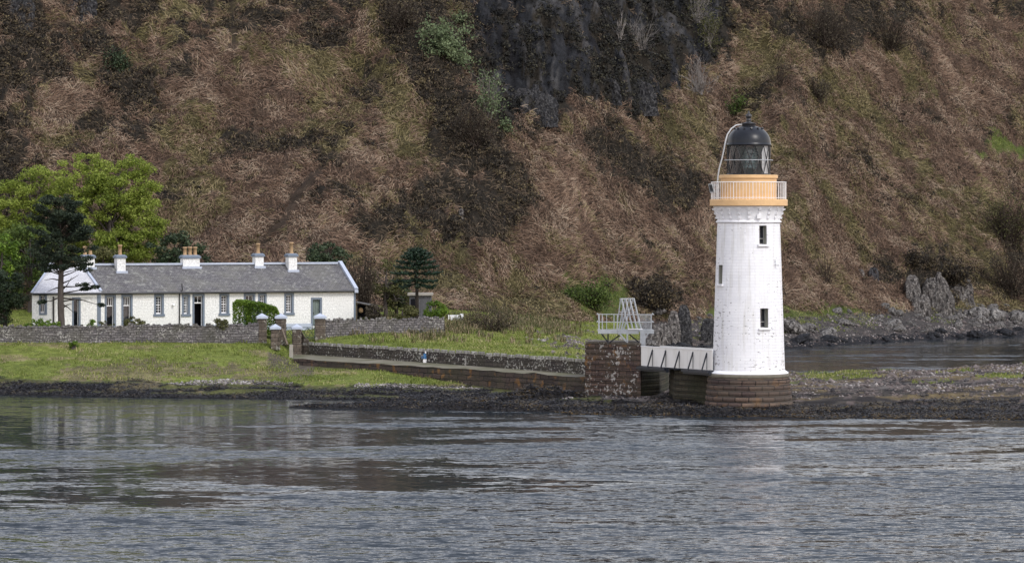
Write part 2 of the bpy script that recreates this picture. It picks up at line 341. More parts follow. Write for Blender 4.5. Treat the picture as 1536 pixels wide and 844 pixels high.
# ------------------------------------------------------------------ terrain
def y2(py, Y): return (Y, wz(py, Y))
def shore(py): return (H * F / (py - HY), 0.0)
cols = {
 -500: [shore(592), (251, .67), (253, .9), (258, 1.8), (263, 3.1), (266, 3.7), (280, 3.8), (288, 3.9), (294, 4.8)],
 0:    [shore(592), y2(575, 251), y2(568, 253), y2(545, 258), y2(514, 263.5), (266, 3.6), (280, 3.7), (288, 3.75), (293, 4.6)],
 200:  [shore(596), y2(581, 248), y2(574, 250), y2(549, 257), y2(514, 265.5), (268, 3.6), (282, 3.7), (291, 3.75), (297, 4.6)],
 400:  [shore(598), y2(583, 247), y2(576, 250), y2(551, 258), y2(517, 267.5), (271, 3.35), (284, 3.6), (294, 3.7), (300, 4.6)],
 450:  [shore(599), y2(585, 246), y2(578, 249), y2(558, 256), (269, 1.75), (273, 3.2), (285, 3.6), (295, 3.8), (301, 4.6)],
 560:  [shore(600), y2(590, 244), y2(580, 247.5), (255.5, 1.3), (262.3, 1.4), (266, 3.05), (283, 3.9), (294, 4.0), (303, 4.6)],
 700:  [shore(600), y2(592, 243.5), y2(584, 246.5), (249, .75), (253.7, 1.3), (258, 2.6), (275, 2.95), (288, 3.16), (308, 4.2)],
 780:  [shore(612), y2(600, 236), y2(592, 241), (246, .4), (248.7, 1.15), (256, 2.4), (280, 2.6), (295, 2.8), (314, 3.6)],
 860:  [shore(622), y2(606, 229), y2(597, 233), (239, .45), (248, 1.9), (262, 2.3), (284, 2.2), (300, 2.35), (318, 2.8)],
 960:  [shore(623), y2(607, 229), y2(600, 232), (240, .5), (248, 1.0), (262, 1.2), (290, .8), (312, .9), (332, 2.3)],
 1100: [shore(625), y2(611, 226), (232, .65), (240, 1.2), (248, 1.3), (260, .3), (293, -1), (328, -.05), (346, 2.0)],
 1190: [shore(627), y2(609, 226), (232, .8), (241, 1.3), (250, 1.4), (262, .3), (292, -1), (332, -.05), y2(482, 346)],
 1300: [shore(628), y2(609, 226), (232, .85), (241, 1.35), (252, 1.45), (264, .3), (296, -1), (346, -.05), y2(476, 362)],
 1420: [shore(629), y2(608, 226), (232, .9), (242, 1.45), (254, 1.5), (266, .3), (300, -1), (358, -.05), y2(472, 374)],
 1536: [shore(629), y2(607, 226), (233, 1.0), (244, 1.65), (258, 1.75), (269, .3), (305, -1), (368, -.05), y2(470, 383)],
 2050: [shore(630), y2(607, 226), (233, 1.0), (245, 1.75), (262, 1.8), (274, .3), (310, -1), (385, -.05), (402, 2.2)],
}
cx_ = sorted(cols); NR0 = 9
hill = [(10, .36), (22, .60), (30, .72), (14, .50), (30, .08), (90, .0), (600, .01)]
ctrlY, ctrlZ = [], []
for c in cx_:
    L = cols[c]; L = [(L[0][0] - 14, -1.6)] + L
    Y, Z = L[-1]
    for d, s in hill:
        Y += d; Z += d * s; L.append((Y, Z))
    ctrlY.append([p[0] for p in L]); ctrlZ.append([p[1] for p in L])
ctrlY = np.array(ctrlY); ctrlZ = np.array(ctrlZ)
nsub = [4, 12, 8, 10, 12, 6, 14, 8, 16, 26, 62, 72, 56, 30, 14, 8]
tt = np.concatenate([np.arange(n) / n + i for i, n in enumerate(nsub)] + [[len(nsub)]])
colx = np.arange(-440, 1980, 4.0)
def interp_cols(A):
    B = np.stack([np.interp(colx, cx_, A[:, k]) for k in range(A.shape[1])])   # control rows x columns
    k = np.minimum(tt.astype(int), B.shape[0] - 2); f = (tt - k)[:, None]
    return B[k] * (1 - f) + B[k + 1] * f
GY = interp_cols(ctrlY); GZ = interp_cols(ctrlZ)
GX = (colx[None, :] - CX) / F * GY
Tt = tt[:, None] + 0 * GX
hw = np.clip((Tt - 9.0) / .9, 0, 1)                                         # weight on the hill
bx = colx[None, :] + 0 * GX; by = HY - F * (GZ - H) / GY
def ridge(pts, width, height):
    out = np.zeros_like(GX)
    for (x0, y0), (x1, y1) in zip(pts[:-1], pts[1:]):
        dx, dy = x1 - x0, y1 - y0; t = np.clip(((bx - x0) * dx + (by - y0) * dy) / (dx * dx + dy * dy), 0, 1)
        d = np.hypot(bx - x0 - t * dx, by - y0 - t * dy); out = np.maximum(out, height * np.exp(-(d / width) ** 2))
    return out
dz = (fbm(GX / 16, GY / 16, 3, 3) - .5) * 5.0 + (fbm(GX / 4.2, GY / 4.2, 9, 3) - .5) * 2.6 + (fbm(GX / 1.1, GY / 1.1, 21, 2) - .5) * .8
dz = dz + ridge([(560, 0), (640, 130), (720, 230), (785, 300), (700, 345)], 45, 2.6) + ridge([(880, 190), (1040, 310)], 30, 1.2)
HEATH = [
 [(-450, -300), (260, -300), (240, 25), (195, 60), (175, 100), (120, 108), (60, 128), (35, 180), (60, 240), (0, 275), (-450, 290)],
 [(150, 90), (215, 105), (235, 160), (190, 175), (150, 130)],
 [(525, -300), (1085, -300), (1090, 60), (1070, 100), (1005, 125), (985, 172), (930, 178), (870, 150), (800, 188), (745, 185), (770, 240), (795, 300), (765, 352), (560, 366), (525, 345), (590, 290), (655, 240), (640, 170), (605, 110), (560, 40)],
 [(872, 185), (930, 198), (1000, 228), (1045, 270), (1045, 322), (990, 312), (935, 272), (885, 240)],
 [(1095, -300), (1990, -300), (1990, 40), (1536, 30), (1400, 8), (1330, 45), (1290, 72), (1230, 92), (1165, 62), (1100, 48)],
 [(935, 440), (960, 425), (1000, 430), (1015, 455), (1000, 468), (950, 462)],
 [(1340, 385), (1400, 372), (1450, 400), (1460, 440), (1380, 440)],
 [(520, 335), (570, 318), (560, 372), (525, 362)],
 [(690, 355), (760, 350), (740, 380), (700, 378)],
 [(-450, 300), (60, 270), (60, 400), (-450, 480)],
]
CLIFF = [(690, -300), (1088, -300), (1090, 60), (1068, 100), (1005, 128), (985, 172), (930, 178), (870, 155), (800, 188), (745, 185), (715, 110)]
jx = (fbm(GX / 2.5, GY / 2.5, 141, 3) - .5) * 40
cliff = inpoly(bx + jx, by + jx * .6, CLIFF)
rib = fbm(GX / .75 + .15 * GY, GY / 5.0, 143, 3); step = fbm(GX / 4.0, GY / 1.1, 147, 3)
ru, rv = GX * .82 - GY * .57, GX * .57 + GY * .82
dz = dz + (fbm(ru / 4.0, rv / 22.0, 161, 3) - .5) * 3.6
dz = dz + cliff * ((rib - .5) * 2.4 + (step - .5) * 2.6)
hb0 = np.zeros(GX.shape, bool)
for q in HEATH: hb0 |= inpoly(bx + jx, by + jx, q)
dz = dz + hb0 * np.clip(fbm(GX / 1.5, GY / 1.5, 181, 3) - .38, 0, 1) * 3.4
GZ = GZ + dz * hw
# rough strata on the shore shelf and gentle swells on the flats
sw = np.clip(1 - np.abs(Tt - 2.2) / 1.6, 0, 1)
GZ = GZ + sw * ((fbm(GX / 2.2, GY / .9, 5, 3) - .5) * .75) * np.where(bx > 840, 1.2, .8)
fl = np.clip((Tt - 3) / 1, 0, 1) * np.clip((9.5 - Tt) / 1.0, 0, 1)
GZ = GZ + fl * (fbm(GX / 2.5, GY / 2.5, 31, 3) - .5) * np.where((bx > 1180) & (Tt < 6), .55, .22)
SX = CX + F * GX / GY; SY = HY - F * (GZ - H) / GY
P = np.stack([GX, GY, GZ], -1)
# ---- what grows or lies where (a map over the ground)
wpx = SX + (fbm(GX / 3.5, GY / 3.5, 41, 3) - .5) * 56 + (vn(GX / .7, GY / .7, 43) - .5) * 26; wpy = SY + (fbm(GX / 3.5, GY / 3.5, 47, 3) - .5) * 56 + (vn(GX / .7, GY / .7, 44) - .5) * 26
hill_m = Tt > 9.05
heath = np.zeros(GX.shape, bool)
brk = fbm(GX / 3.2, GY / 3.2, 191, 3) * .75 + vn(GX / .8, GY / .8, 192) * .25
for k_, q in enumerate(HEATH): heath |= inpoly(wpx, wpy, q) & (brk < (.55 if k_ == 0 else .53 if k_ == 4 else .66 if k_ == 2 else 9))
heath |= inpoly(wpx, wpy, CLIFF)
clump = fbm(GX / 4.5, GY / 4.5, 61, 4) * .75 + vn(GX / .9, GY / .9, 62) * .25
heath |= (clump > .61) & hill_m & (SY < 300) & (SX < 560)
heath |= (clump > .68) & hill_m & (SY < 440)
pth = np.zeros_like(GX)
for (x0, y0), (x1, y1) in [((480, 255), (440, 300)), ((440, 300), (425, 335)), ((425, 335), (395, 365)), ((345, 0), (352, 70))]:
    dx, dy = x1 - x0, y1 - y0; t = np.clip(((SX - x0) * dx + (SY - y0) * dy) / (dx * dx + dy * dy), 0, 1)
    pth = np.maximum(pth, np.exp(-(np.hypot(SX - x0 - t * dx, SY - y0 - t * dy) / 6.5) ** 2))
green = np.zeros(GX.shape, bool)
for q in [[(840, 430), (890, 418), (928, 445), (938, 470), (880, 472)], [(1150, 462), (1240, 455), (1330, 468), (1320, 486), (1180, 490)],
          [(1040, 478), (1072, 472), (1075, 498), (1040, 498)], [(1375, 462), (1430, 455), (1470, 470), (1400, 478)], [(1470, 205), (1560, 205), (1560, 240), (1480, 235)]]:
    green |= inpoly(wpx, wpy, q)
olive_n = fbm(GX / 6, GY / 6, 71, 3) * .8 + vn(GX / .8, GY / .8, 72) * .2
olive = hill_m & ~heath & ((olive_n > .57) | inpoly(wpx, wpy, [(560, 90), (640, 170), (655, 235), (610, 250), (570, 190)]) | inpoly(wpx, wpy, [(1090, 60), (1180, 60), (1150, 190), (1100, 160)])
        | inpoly(wpx, wpy, [(760, 425), (900, 440), (900, 490), (720, 490)]) | inpoly(wpx, wpy, [(960, 130), (1060, 160), (1080, 260), (990, 230)]))
lawn = (~hill_m) & (SX < 640) & (Tt > 3.0) & ((SX < 445) | (Tt < 4.1) | (Tt > 4.9))
lawn |= (~hill_m) & (SX >= 640) & (SX < 960) & (Tt > 4.6) & ~inpoly(wpx, wpy, [(775, 499), (880, 508), (965, 512), (965, 532), (880, 527), (805, 510)])
lawn |= (SX < 700) & (Tt > 3.0) & (Tt < 4.0)
spit = (SX > 900) & (Tt > 2.6) & (Tt < 6.6)
shing = (spit | ((~hill_m) & inpoly(wpx, wpy, [(775, 499), (880, 508), (965, 512), (965, 532), (880, 527), (805, 510)])))
far_beach = (SX > 960) & (Tt >= 7.6) & (Tt < 9.15)
shing |= far_beach
spit_grass = spit & (Tt > 3.6) & (fbm(GX / 3.2, GY / 2.2, 83, 3) > np.where(SX < 1330, .55, .66)) & (SX > 1150)
weed = (Tt < np.where(SX < 560, 2.55, np.where(SX < 1190, 2.85, 2.25)) + (fbm(GX / 3.5, GY / 1.4, 91, 3) - .5) * 2.2) & ~((SX < 600) & (Tt > 1.35) & (fbm(GX / 5, GY / .9, 93, 3) > .57))
dry = (~hill_m) & lawn & (fbm(GX / 4.5, GY / 2.2, 95, 3) > .56) & (Tt < 5)
col = np.zeros(GX.shape + (3,)) + np.array((.062, .044, .032))
def paint(m, c): col[m] = c
paint(hill_m & olive, (.062, .052, .026)); paint(heath, (.02, .017, .013)); paint(green, (.06, .075, .02)); bare = cliff & (fbm(GX / 1.3, GY / 3.2, 151, 3) > .50); paint(bare, (.017, .018, .021)); paint(bare & (rib > .64), (.045, .044, .045)); paint(bare & (rib < .36), (.010, .010, .012))
paint((~hill_m), (.08, .085, .03)); paint(lawn, (.14, .17, .038)); paint(dry, (.20, .175, .09)); paint(shing, (.11, .098, .092)); paint(spit_grass, (.10, .11, .035))
paint(far_beach, (.055, .05, .048)); paint(far_beach & (GZ < .6), (.018, .018, .021)); paint((SX > 1186) & (Tt > 2) & (Tt < 3.3), (.06, .052, .045)); paint(weed, (.016, .015, .017)); paint((SX > 400) & (SX < 470) & (Tt > 3.6) & (Tt < 4.7), (.10, .085, .065))
bands = fbm(GX / 5.0, GY / .7, 171, 3); sp_m = (SX > 1180) & (Tt > 1.2) & (Tt < 6.2) & ~spit_grass
paint(sp_m & (bands > .57), (.030, .027, .027)); paint(sp_m & (bands < .40), (.13, .10, .055)); paint(sp_m & (bands > .47) & (bands < .52), (.13, .105, .098))
paint(GZ < -.1, (.012, .013, .014))
paint(inpoly(wpx, wpy, [(100, 548), (300, 545), (420, 556), (480, 566), (250, 572), (90, 566)]) & (Tt < 5), (.14, .12, .07))
col = col * (1 - .75 * pth[..., None]) + np.array((.03, .022, .016)) * (.75 * pth[..., None])
def terrain_mat():
    m, nt, b = new_mat('ground_cover'); at = nt.nodes.new('ShaderNodeAttribute'); at.attribute_name = 'ground_colour'
    ob = coords(nt, 'Object'); f = noise(nt, 1.4, 6, ob, .65); f2 = noise(nt, .2, 3, ob)
    c = mixc(nt, 1, at.outputs['Color'], ramp(nt, f, [(.28, (.45, .45, .45)), (.72, (1.5, 1.5, 1.5))]).outputs[0], 'MULTIPLY')
    c = mixc(nt, .6, c, ramp(nt, f2, [(.3, (.7, .72, .7)), (.7, (1.2, 1.15, 1.1))]).outputs[0], 'MULTIPLY')
    nt.links.new(c, b.inputs['Base Color']); b.inputs['Roughness'].default_value = .95; b.inputs['Specular IOR Level'].default_value = .15
    bump(nt, b, noise(nt, 3.5, 6, ob, .7), .9, .25); return m
nr, nc = GX.shape
idx = np.arange(nr * nc).reshape(nr, nc)
FQ = np.stack([idx[:-1, :-1], idx[:-1, 1:], idx[1:, 1:], idx[1:, :-1]], -1).reshape(-1, 4)
ter = np_obj('ground', P.reshape(-1, 3), FQ, terrain_mat(), smooth=True); tag(ter, kind='structure')
ca = ter.data.color_attributes.new('ground_colour', 'FLOAT_COLOR', 'POINT')
ca.data.foreach_set('color', np.concatenate([col, np.ones(col.shape[:2] + (1,))], -1).astype(np.float32).ravel())
# sampling of the ground
Q = (P[:-1, :-1] + P[1:, 1:] + P[:-1, 1:] + P[1:, :-1]) / 4
e1 = P[:-1, 1:] - P[:-1, :-1]; e2 = P[1:, :-1] - P[:-1, :-1]
nrm = np.cross(e1, e2); area = np.linalg.norm(nrm, axis=-1); nrm = nrm / area[..., None]
def qm(m): return m[:-1, :-1]
near = (qm(Tt) < 13.0) & (qm(SX) > -130) & (qm(SX) < 1670) & (qm(SY) > -70)
def scatter(mask, n, dens=None):
    w = area * (qm(mask) & near)
    if dens is not None: w = w * dens[:-1, :-1]
    w = w.ravel(); k = rng.choice(len(w), n, p=w / w.sum()); r, c = np.divmod(k, nc - 1)
    a, b = rng.random((2, n, 1))
    p = P[r, c] * (1 - a) * (1 - b) + P[r, c + 1] * a * (1 - b) + P[r + 1, c] * (1 - a) * b + P[r + 1, c + 1] * a * b
    return p, nrm[r, c]
def ground(px, py):
    """the ground seen at a photo position"""
    c = int(np.clip(round((px + 440) / 4), 0, nc - 1)); r = np.argmax(SY[:, c] <= py)
    return P[r, c].copy()
def gz(X, Y):
    px = CX + F * X / Y; c = int(np.clip(round((px + 440) / 4), 0, nc - 1)); return float(np.interp(Y, GY[:, c], GZ[:, c]))
def unit(v): return v / np.maximum(np.linalg.norm(v, axis=-1, keepdims=True), 1e-9)
def blades(p, d, up, L, W, lift):
    """bent two-piece blades: root p, lean d, lifted along up"""
    n = len(p); L = L[:, None]; side = unit(np.cross(d, up + rng.normal(0, .5, (n, 3)))) * W[:, None]
    q1 = p + L * .55 * d + up * (L * lift[:, None]); q2 = p + L * d + up * (L * lift[:, None] * .7)
    V = np.stack([p - side, p + side, q1 + side * .8, q1 - side * .8, q2 + side * .25, q2 - side * .25], 1).reshape(-1, 3)
    i = (np.arange(n) * 6)[:, None]
    return V, np.concatenate([i + np.array([0, 1, 2, 3]), i + np.array([3, 2, 4, 5])], 0)
def quads(c, size, n=None, flat=0):
    k = len(c)
    if n is not None:
        nn_ = unit(n + rng.normal(0, .34, (k, 3))); a = unit(np.cross(nn_, rng.normal(0, 1, (k, 3)))); b = np.cross(nn_, a)
        s = np.asarray(size) * rng.uniform(.6, 1.3, k); a = a * s[:, None]; b = b * s[:, None] * .6
        V = np.stack([c - a, c - b * .9, c + a, c + b * .9], 1).reshape(-1, 3)
        return V, np.arange(k * 4).reshape(-1, 4)
    a = unit(rng.normal(0, 1, (k, 3)) * np.array((1, 1, 1 - flat))); b = unit(np.cross(a, unit(rng.normal(0, 1, (k, 3)))))
    if flat: b = unit(np.cross(np.array((0, 0, 1.)) + rng.normal(0, .4, (k, 3)), a)) * .5; a = a * 1.35
    s = np.asarray(size) * rng.uniform(.6, 1.3, k); a = a * s[:, None]; b = b * s[:, None] * .6
    V = np.stack([c - a, c - b * .9, c + a, c + b * .9], 1).reshape(-1, 3)
    return V, np.arange(k * 4).reshape(-1, 4)
def cat(parts):
    V = []; Fc = []; o = 0
    for v, f in parts: V.append(v); Fc.append(f + o); o += len(v)
    return np.concatenate(V), np.concatenate(Fc)
def stuff(name, V, Fc, mat, label, category, smooth=False):
    return tag(np_obj(name, V, Fc, mat, smooth=smooth), label, category, kind='stuff')
# dead bracken lying in combed mats
brm = hill_m & ~heath & ~green & (pth < .4)
def flow(p):
    a = (fbm(p[:, 0] / 7, p[:, 1] / 5, 101, 2) - .5) * 5.5 + (vn(p[:, 0] / 2.2, p[:, 1] / 2.2, 107) - .5) * 2.2
    return np.stack([np.sin(a), -np.cos(a) * .8, -np.cos(a) * .5], -1)
def bracken(mask, n, mat, nm, label, L0, L1, W):
    p, nn = scatter(mask, n); d = unit(flow(p) + rng.normal(0, .55, (n, 3))); d = unit(d - nn * (d * nn).sum(-1, keepdims=True) * .8)
    V, Fc = blades(p + nn * .03, d, nn, rng.uniform(L0, L1, n), rng.uniform(.5, 1.2, n) * W, rng.uniform(.12, .55, n))
    stuff(nm, V, Fc, mat, label, 'hillside cover')
bracken(brm & (~olive | (vn(GX / 1.1, GY / 1.1, 109) > .55)), 300000, M['bracken'], 'dead_bracken', 'brown dead bracken lying in combed mats over the hillside', .2, .9, .024)
bracken(brm & (olive | (vn(GX / 1.6, GY / 1.6, 110) > .72)), 90000, M['hillgrass'], 'hill_grass', 'olive rough grass growing in patches between the bracken', .3, .8, .03)
bracken(heath & (pth < .5) & hill_m & (~inpoly(wpx, wpy, CLIFF) | (vn(GX / 1.2, GY / 1.2, 195) > .8)), 52000, M['litter'], 'bracken_litter', 'thin brown bracken stalks lying among the dark heather', .4, .8, .025)
# heather scrub
p, nn = scatter(heath, 9500, np.where(bare, .22, 1.) * (.25 + 1.5 * (fbm(GX / 2.6, GY / 2.6, 113, 2) > .45)))
rad = np.clip(rng.lognormal(-.75, .5, len(p)), .2, 1.5); k = 44; d = unit(rng.normal(0, 1, (len(p), k, 3))); d[..., 2] = np.abs(d[..., 2]) * .9
c = (p[:, None] + d * (rad[:, None] * rng.uniform(.7, 1.0, (len(p), k)))[..., None] * np.array((1, 1, .85))).reshape(-1, 3)
px_c = CX + F * p[:, 0] / p[:, 1]; py_c = HY - F * (p[:, 2] - H) / p[:, 1]; onc = np.repeat(inpoly(px_c, py_c, CLIFF), k); dd = d.reshape(-1, 3)
V, Fc = quads(c[~onc], .11, dd[~onc]); stuff('heather_scrub', V, Fc, M['heather'], 'dark heather scrub covering the ridge and the upper slopes', 'heather')
V, Fc = quads(c[onc], .12, dd[onc]); stuff('cliff_ivy', V, Fc, M['cliff_ivy'], 'near black ivy and heather clinging to the cliff at the top', 'ivy')
# isolated dark tufts in the bracken
p, nn = scatter(brm & (SY < 450), 2300, np.clip((clump - .47) * 9, .03, 2)); rad = rng.uniform(.15, .6, len(p)); k = 34
d = unit(rng.normal(0, 1, (len(p), k, 3))); d[..., 2] = np.abs(d[..., 2]); c = (p[:, None] + d * (rad[:, None] * rng.uniform(.4, 1, (len(p), k)))[..., None]).reshape(-1, 3)
V, Fc = quads(c, .10, d.reshape(-1, 3)); stuff('heather_tufts', V, Fc, M['heather'], 'scattered small tufts of heather dotted through the bracken', 'heather')
# meadow grass
gm = lawn & ~weed & (GZ > .3)
p, nn = scatter(gm | green | spit_grass, 130000); n = len(p); d = unit(rng.normal(0, 1, (n, 3)) * np.array((1, 1, .3)))
tall = .05 + .16 * np.clip(fbm(p[:, 0] / 1.4, p[:, 1] / 1.4, 121, 2) - .35, 0, 1) * 2
V, Fc = blades(p, d * .7, np.array((0, 0, 1.)) + 0 * d, tall, rng.uniform(.012, .03, n), rng.uniform(.6, 1.3, n)); stuff('meadow_grass', V, Fc, M['grass'], 'short green grass on the bank and the field behind the pier', 'grass')
wm = ((~hill_m) & inpoly(wpx, wpy, [(470, 478), (690, 478), (830, 470), (870, 497), (800, 497), (640, 502), (500, 503)])) | (hill_m & inpoly(wpx, wpy, [(680, 470), (800, 470), (780, 500), (690, 500)]))
p, nn = scatter(wm, 13000); n = len(p); d = unit(rng.normal(0, 1, (n, 3)) * np.array((1, 1, .2)))
V, Fc = blades(p, d * .5, np.array((0, 0, 1.)) + 0 * d, rng.uniform(.18, .6, n), rng.uniform(.012, .03, n), rng.uniform(.6, 1.2, n)); stuff('tall_weeds', V, Fc, M['weeds_tall'], 'dry tall weeds standing below the garden wall', 'weeds')
# stones
def stones(p, s, mat, nm, label, category):
    n = len(p); base = np.array([(1, 0, 0), (0, 1, 0), (-1, 0, 0), (0, -1, 0), (0, 0, .75), (0, 0, -.5)], float)
    T = base[None] * rng.uniform(.6, 1.3, (n, 6, 1)) + rng.normal(0, .12, (n, 6, 3)); a = rng.uniform(0, 6.28, n); ca_, sa = np.cos(a)[:, None], np.sin(a)[:, None]
    V = np.stack([T[..., 0] * ca_ - T[..., 1] * sa, T[..., 0] * sa + T[..., 1] * ca_, T[..., 2]], -1) * s[:, None, None] + p[:, None]
    fb = np.array([(0, 1, 4), (1, 2, 4), (2, 3, 4), (3, 0, 4), (1, 0, 5), (2, 1, 5), (3, 2, 5), (0, 3, 5)])
    stuff(nm, V.reshape(-1, 3), ((np.arange(n) * 6)[:, None, None] + fb).reshape(-1, 3), mat, label, category)
p, nn = scatter(shing & ~spit_grass & ~weed & (GZ > .05), 30000, np.where(fbm(GX / 4.0, GY / .8, 173, 3) > .5, 1.0, .25)); stones(p, np.clip(rng.lognormal(-2.75, .55, len(p)), .025, .34), M['shingle'], 'shingle', 'grey and brown shingle on the spit and around the lagoon', 'shingle')
pb = (SX < 860) & (np.abs(Tt - 3.0 - (fbm(GX / 6, GY / 6, 131, 2) - .5) * .5) < .16) & (fbm(GX / 7, GY / 7, 133, 2) > .40)
p, nn = scatter(pb, 1700); stones(p, rng.uniform(.04, .14, len(p)), M['pebble_pale'], 'beach_pebbles', 'line of pale pebbles between the grass bank and the seaweed', 'pebbles')
p, nn = scatter(weed & (GZ > -.15), 80000); V, Fc = quads(p + np.array((0, 0, .02)) + rng.uniform(0, .14, (len(p), 1)) * np.array((0, 0, 1.)), .08, flat=.7); stuff('seaweed', V, Fc, M['weed'], 'black seaweed covering the rocks along the waterline', 'seaweed')
p, nn = scatter((GZ > -.05) & (GZ < .16) & (Tt < 2.6) & (SX > 700), 4000); V, Fc = quads(p + np.array((0, 0, .03)), .12, flat=.8); stuff('golden_seaweed', V, Fc, M['weed_gold'], 'golden brown seaweed fringe at the edge of the water', 'seaweed')
# ------------------------------------------------------------------ water
def water_mat():
    m, nt, b = new_mat('sea_water'); ob = coords(nt, 'Object')
    b.inputs['Base Color'].default_value = (.016, .023, .029, 1); b.inputs['Roughness'].default_value = .07; b.inputs['IOR'].default_value = 1.333
    # cat's paws: long patches of rippled and slack water
    p1 = noise(nt, 1, 4, coords(nt, 'Object', (.028, .05, 1)), .6); p2 = noise(nt, 1, 4, coords(nt, 'Object', (.10, .22, 1)), .6)
    sep = nt.nodes.new('ShaderNodeSeparateXYZ'); nt.links.new(ob, sep.inputs[0])
    def math_(op, a, b_, c_=None, clamp=False):
        n = nt.nodes.new('ShaderNodeMath'); n.operation = op; n.use_clamp = clamp
        for i, v in enumerate((a, b_, c_)):
            if v is None: continue
            if hasattr(v, 'links'): nt.links.new(v, n.inputs[i])
            else: n.inputs[i].default_value = v
        return n.outputs[0]
    mr = nt.nodes.new('ShaderNodeMapRange'); mr.inputs[1].default_value = 132; mr.inputs[2].default_value = 236; mr.inputs[3].default_value = .20; mr.inputs[4].default_value = -.16
    nt.links.new(sep.outputs['Y'], mr.inputs[0])
    mx = nt.nodes.new('ShaderNodeMapRange'); mx.inputs[1].default_value = -32; mx.inputs[2].default_value = 14; mx.inputs[3].default_value = -.07; mx.inputs[4].default_value = .08
    nt.links.new(sep.outputs['X'], mx.inputs[0])
    p3 = noise(nt, 1, 3, coords(nt, 'Object', (.45, 1.5, 1)), .6)
    s = math_('MULTIPLY_ADD', math_('SUBTRACT', p3, .5), .45, math_('MULTIPLY_ADD', p2, .9, math_('MULTIPLY_ADD', p1, 1.4, math_('ADD', math_('ADD', mr.outputs[0], mx.outputs[0]), -.65))))
    k = ramp(nt, s, [(.40, (.0,) * 3), (.50, (.3,) * 3), (.62, (1,) * 3)]).outputs[0]
    # facet slopes of the ripples; the facets one sees at a grazing angle lean towards the viewer's side of the wave
    def ncol(sc, det):
        n = nt.nodes.new('ShaderNodeTexNoise'); n.inputs['Scale'].default_value = 1; n.inputs['Detail'].default_value = det; n.inputs['Roughness'].default_value = .6
        nt.links.new(coords(nt, 'Object', sc), n.inputs['Vector']); sp = nt.nodes.new('ShaderNodeSeparateColor'); nt.links.new(n.outputs['Color'], sp.inputs[0]); return sp.outputs[0], sp.outputs[1]
    a1, b1_ = ncol((1.1, 2.6, 1), 4); a2, b2_ = ncol((.28, .75, 1), 2); a3, b3_ = ncol((3.5, 6.5, 1), 2)
    sx = math_('ADD', math_('SUBTRACT', a1, .5), math_('MULTIPLY', math_('SUBTRACT', a2, .5), .5))
    sy = math_('ADD', math_('ADD', math_('MULTIPLY_ADD', b1_, 1.8, -.70), math_('MULTIPLY', math_('SUBTRACT', b3_, .5), .9)), math_('MULTIPLY', math_('SUBTRACT', b2_, .5), .7))
    p4 = noise(nt, 1, 4, coords(nt, 'Object', (.035, .20, 1)), .6); sy = math_('MULTIPLY_ADD', math_('SUBTRACT', p4, .52), 1.0, sy)
    amp = math_('MULTIPLY_ADD', k, .85, .10)
    cmb = nt.nodes.new('ShaderNodeCombineXYZ'); cmb.inputs[2].default_value = 1
    nt.links.new(math_('MULTIPLY', sx, math_('MULTIPLY', amp, .45)), cmb.inputs[0]); nt.links.new(math_('MULTIPLY', math_('MAXIMUM', sy, -.06), math_('MULTIPLY', amp, -1.0)), cmb.inputs[1])
    nv = nt.nodes.new('ShaderNodeVectorMath'); nv.operation = 'NORMALIZE'; nt.links.new(cmb.outputs[0], nv.inputs[0]); nt.links.new(nv.outputs[0], b.inputs['Normal'])
    return m
V = np.array([(-1500, -200, 0), (1500, -200, 0), (1500, 420, 0), (-1500, 420, 0)], float)
wo = np_obj('water', V, np.array([[0, 1, 2, 3]]), water_mat()); tag(wo, kind='structure')
# ------------------------------------------------------------------ lighthouse
LY = 227.0; LX = wx(1123, LY); lc = (LX, LY)
lroot = thing('lighthouse', 'white painted round lighthouse with an ochre gallery and black dome on a brown stone base', 'lighthouse', (LX, LY, 0))
LO = (LX, LY, 0)
def zl(py): return wz(py, LY)
def lb(mb, name, mat, parent=None, bevel=0): return mb.build(name, mat, parent or lroot, off=LO, bevel=bevel)
z0, z1 = zl(558), zl(334); r0, r1 = 2.40, 2.07
def rt(z): return r0 + (r1 - r0) * (z - z0) / (z1 - z0)
wins = [(R_(285.5), R_(300.5), zl(366), zl(338)), (R_(285.5), R_(300.5), zl(490), zl(461)), (R_(200), R_(214), zl(425.5), zl(397))]
A = sorted(set([round(x, 5) for x in np.linspace(0, 2 * math.pi, 73)]))
for a0, a1, _, _ in wins[1:]: A = [a for a in A if not (a0 - .03 < a < a1 + .03)] + [a0, a1]
A = sorted(A)
Zs = list(np.linspace(z0, z1, 26))
for _, _, b0, b1 in wins: Zs = [z for z in Zs if not (b0 - .05 < z < b1 + .05)] + [b0, b1]
Zs = sorted(Zs)
def tower_pt(a, z, dr=0): return (LX + (rt(z) + dr) * math.cos(a), LY + (rt(z) + dr) * math.sin(a), z)
mb = MB()
def in_hole(r, c):
    am, zm = (A[c] + A[c + 1]) / 2, (Zs[r] + Zs[r + 1]) / 2
    return any(a0 < am < a1 and b0 < zm < b1 for a0, a1, b0, b1 in wins)
mb.grid([[tower_pt(a, z) for a in A] for z in Zs], [[(a * 2.25, z) for a in A] for z in Zs], True, skip=in_hole)
for a0, a1, b0, b1 in wins:
    am = (a0 + a1) / 2; di = np.array((math.cos(am), math.sin(am), 0)) * -.62
    c4 = [np.array(tower_pt(a0, b0)), np.array(tower_pt(a1, b0)), np.array(tower_pt(a1, b1)), np.array(tower_pt(a0, b1))]
    for i in range(4):
        j = (i + 1) % 4; mb.face([c4[j], c4[i], c4[i] + di, c4[j] + di])
lb(mb, 'tower_shaft', M['tower'])
M['jamb'] = plain('grey_green_jamb', (.34, .34, .29), (.28, .28, .24), 4, .8, .2)
M['blind'] = plain('dim_blue_blind', (.13, .135, .16), (.09, .095, .12), 3, .8)
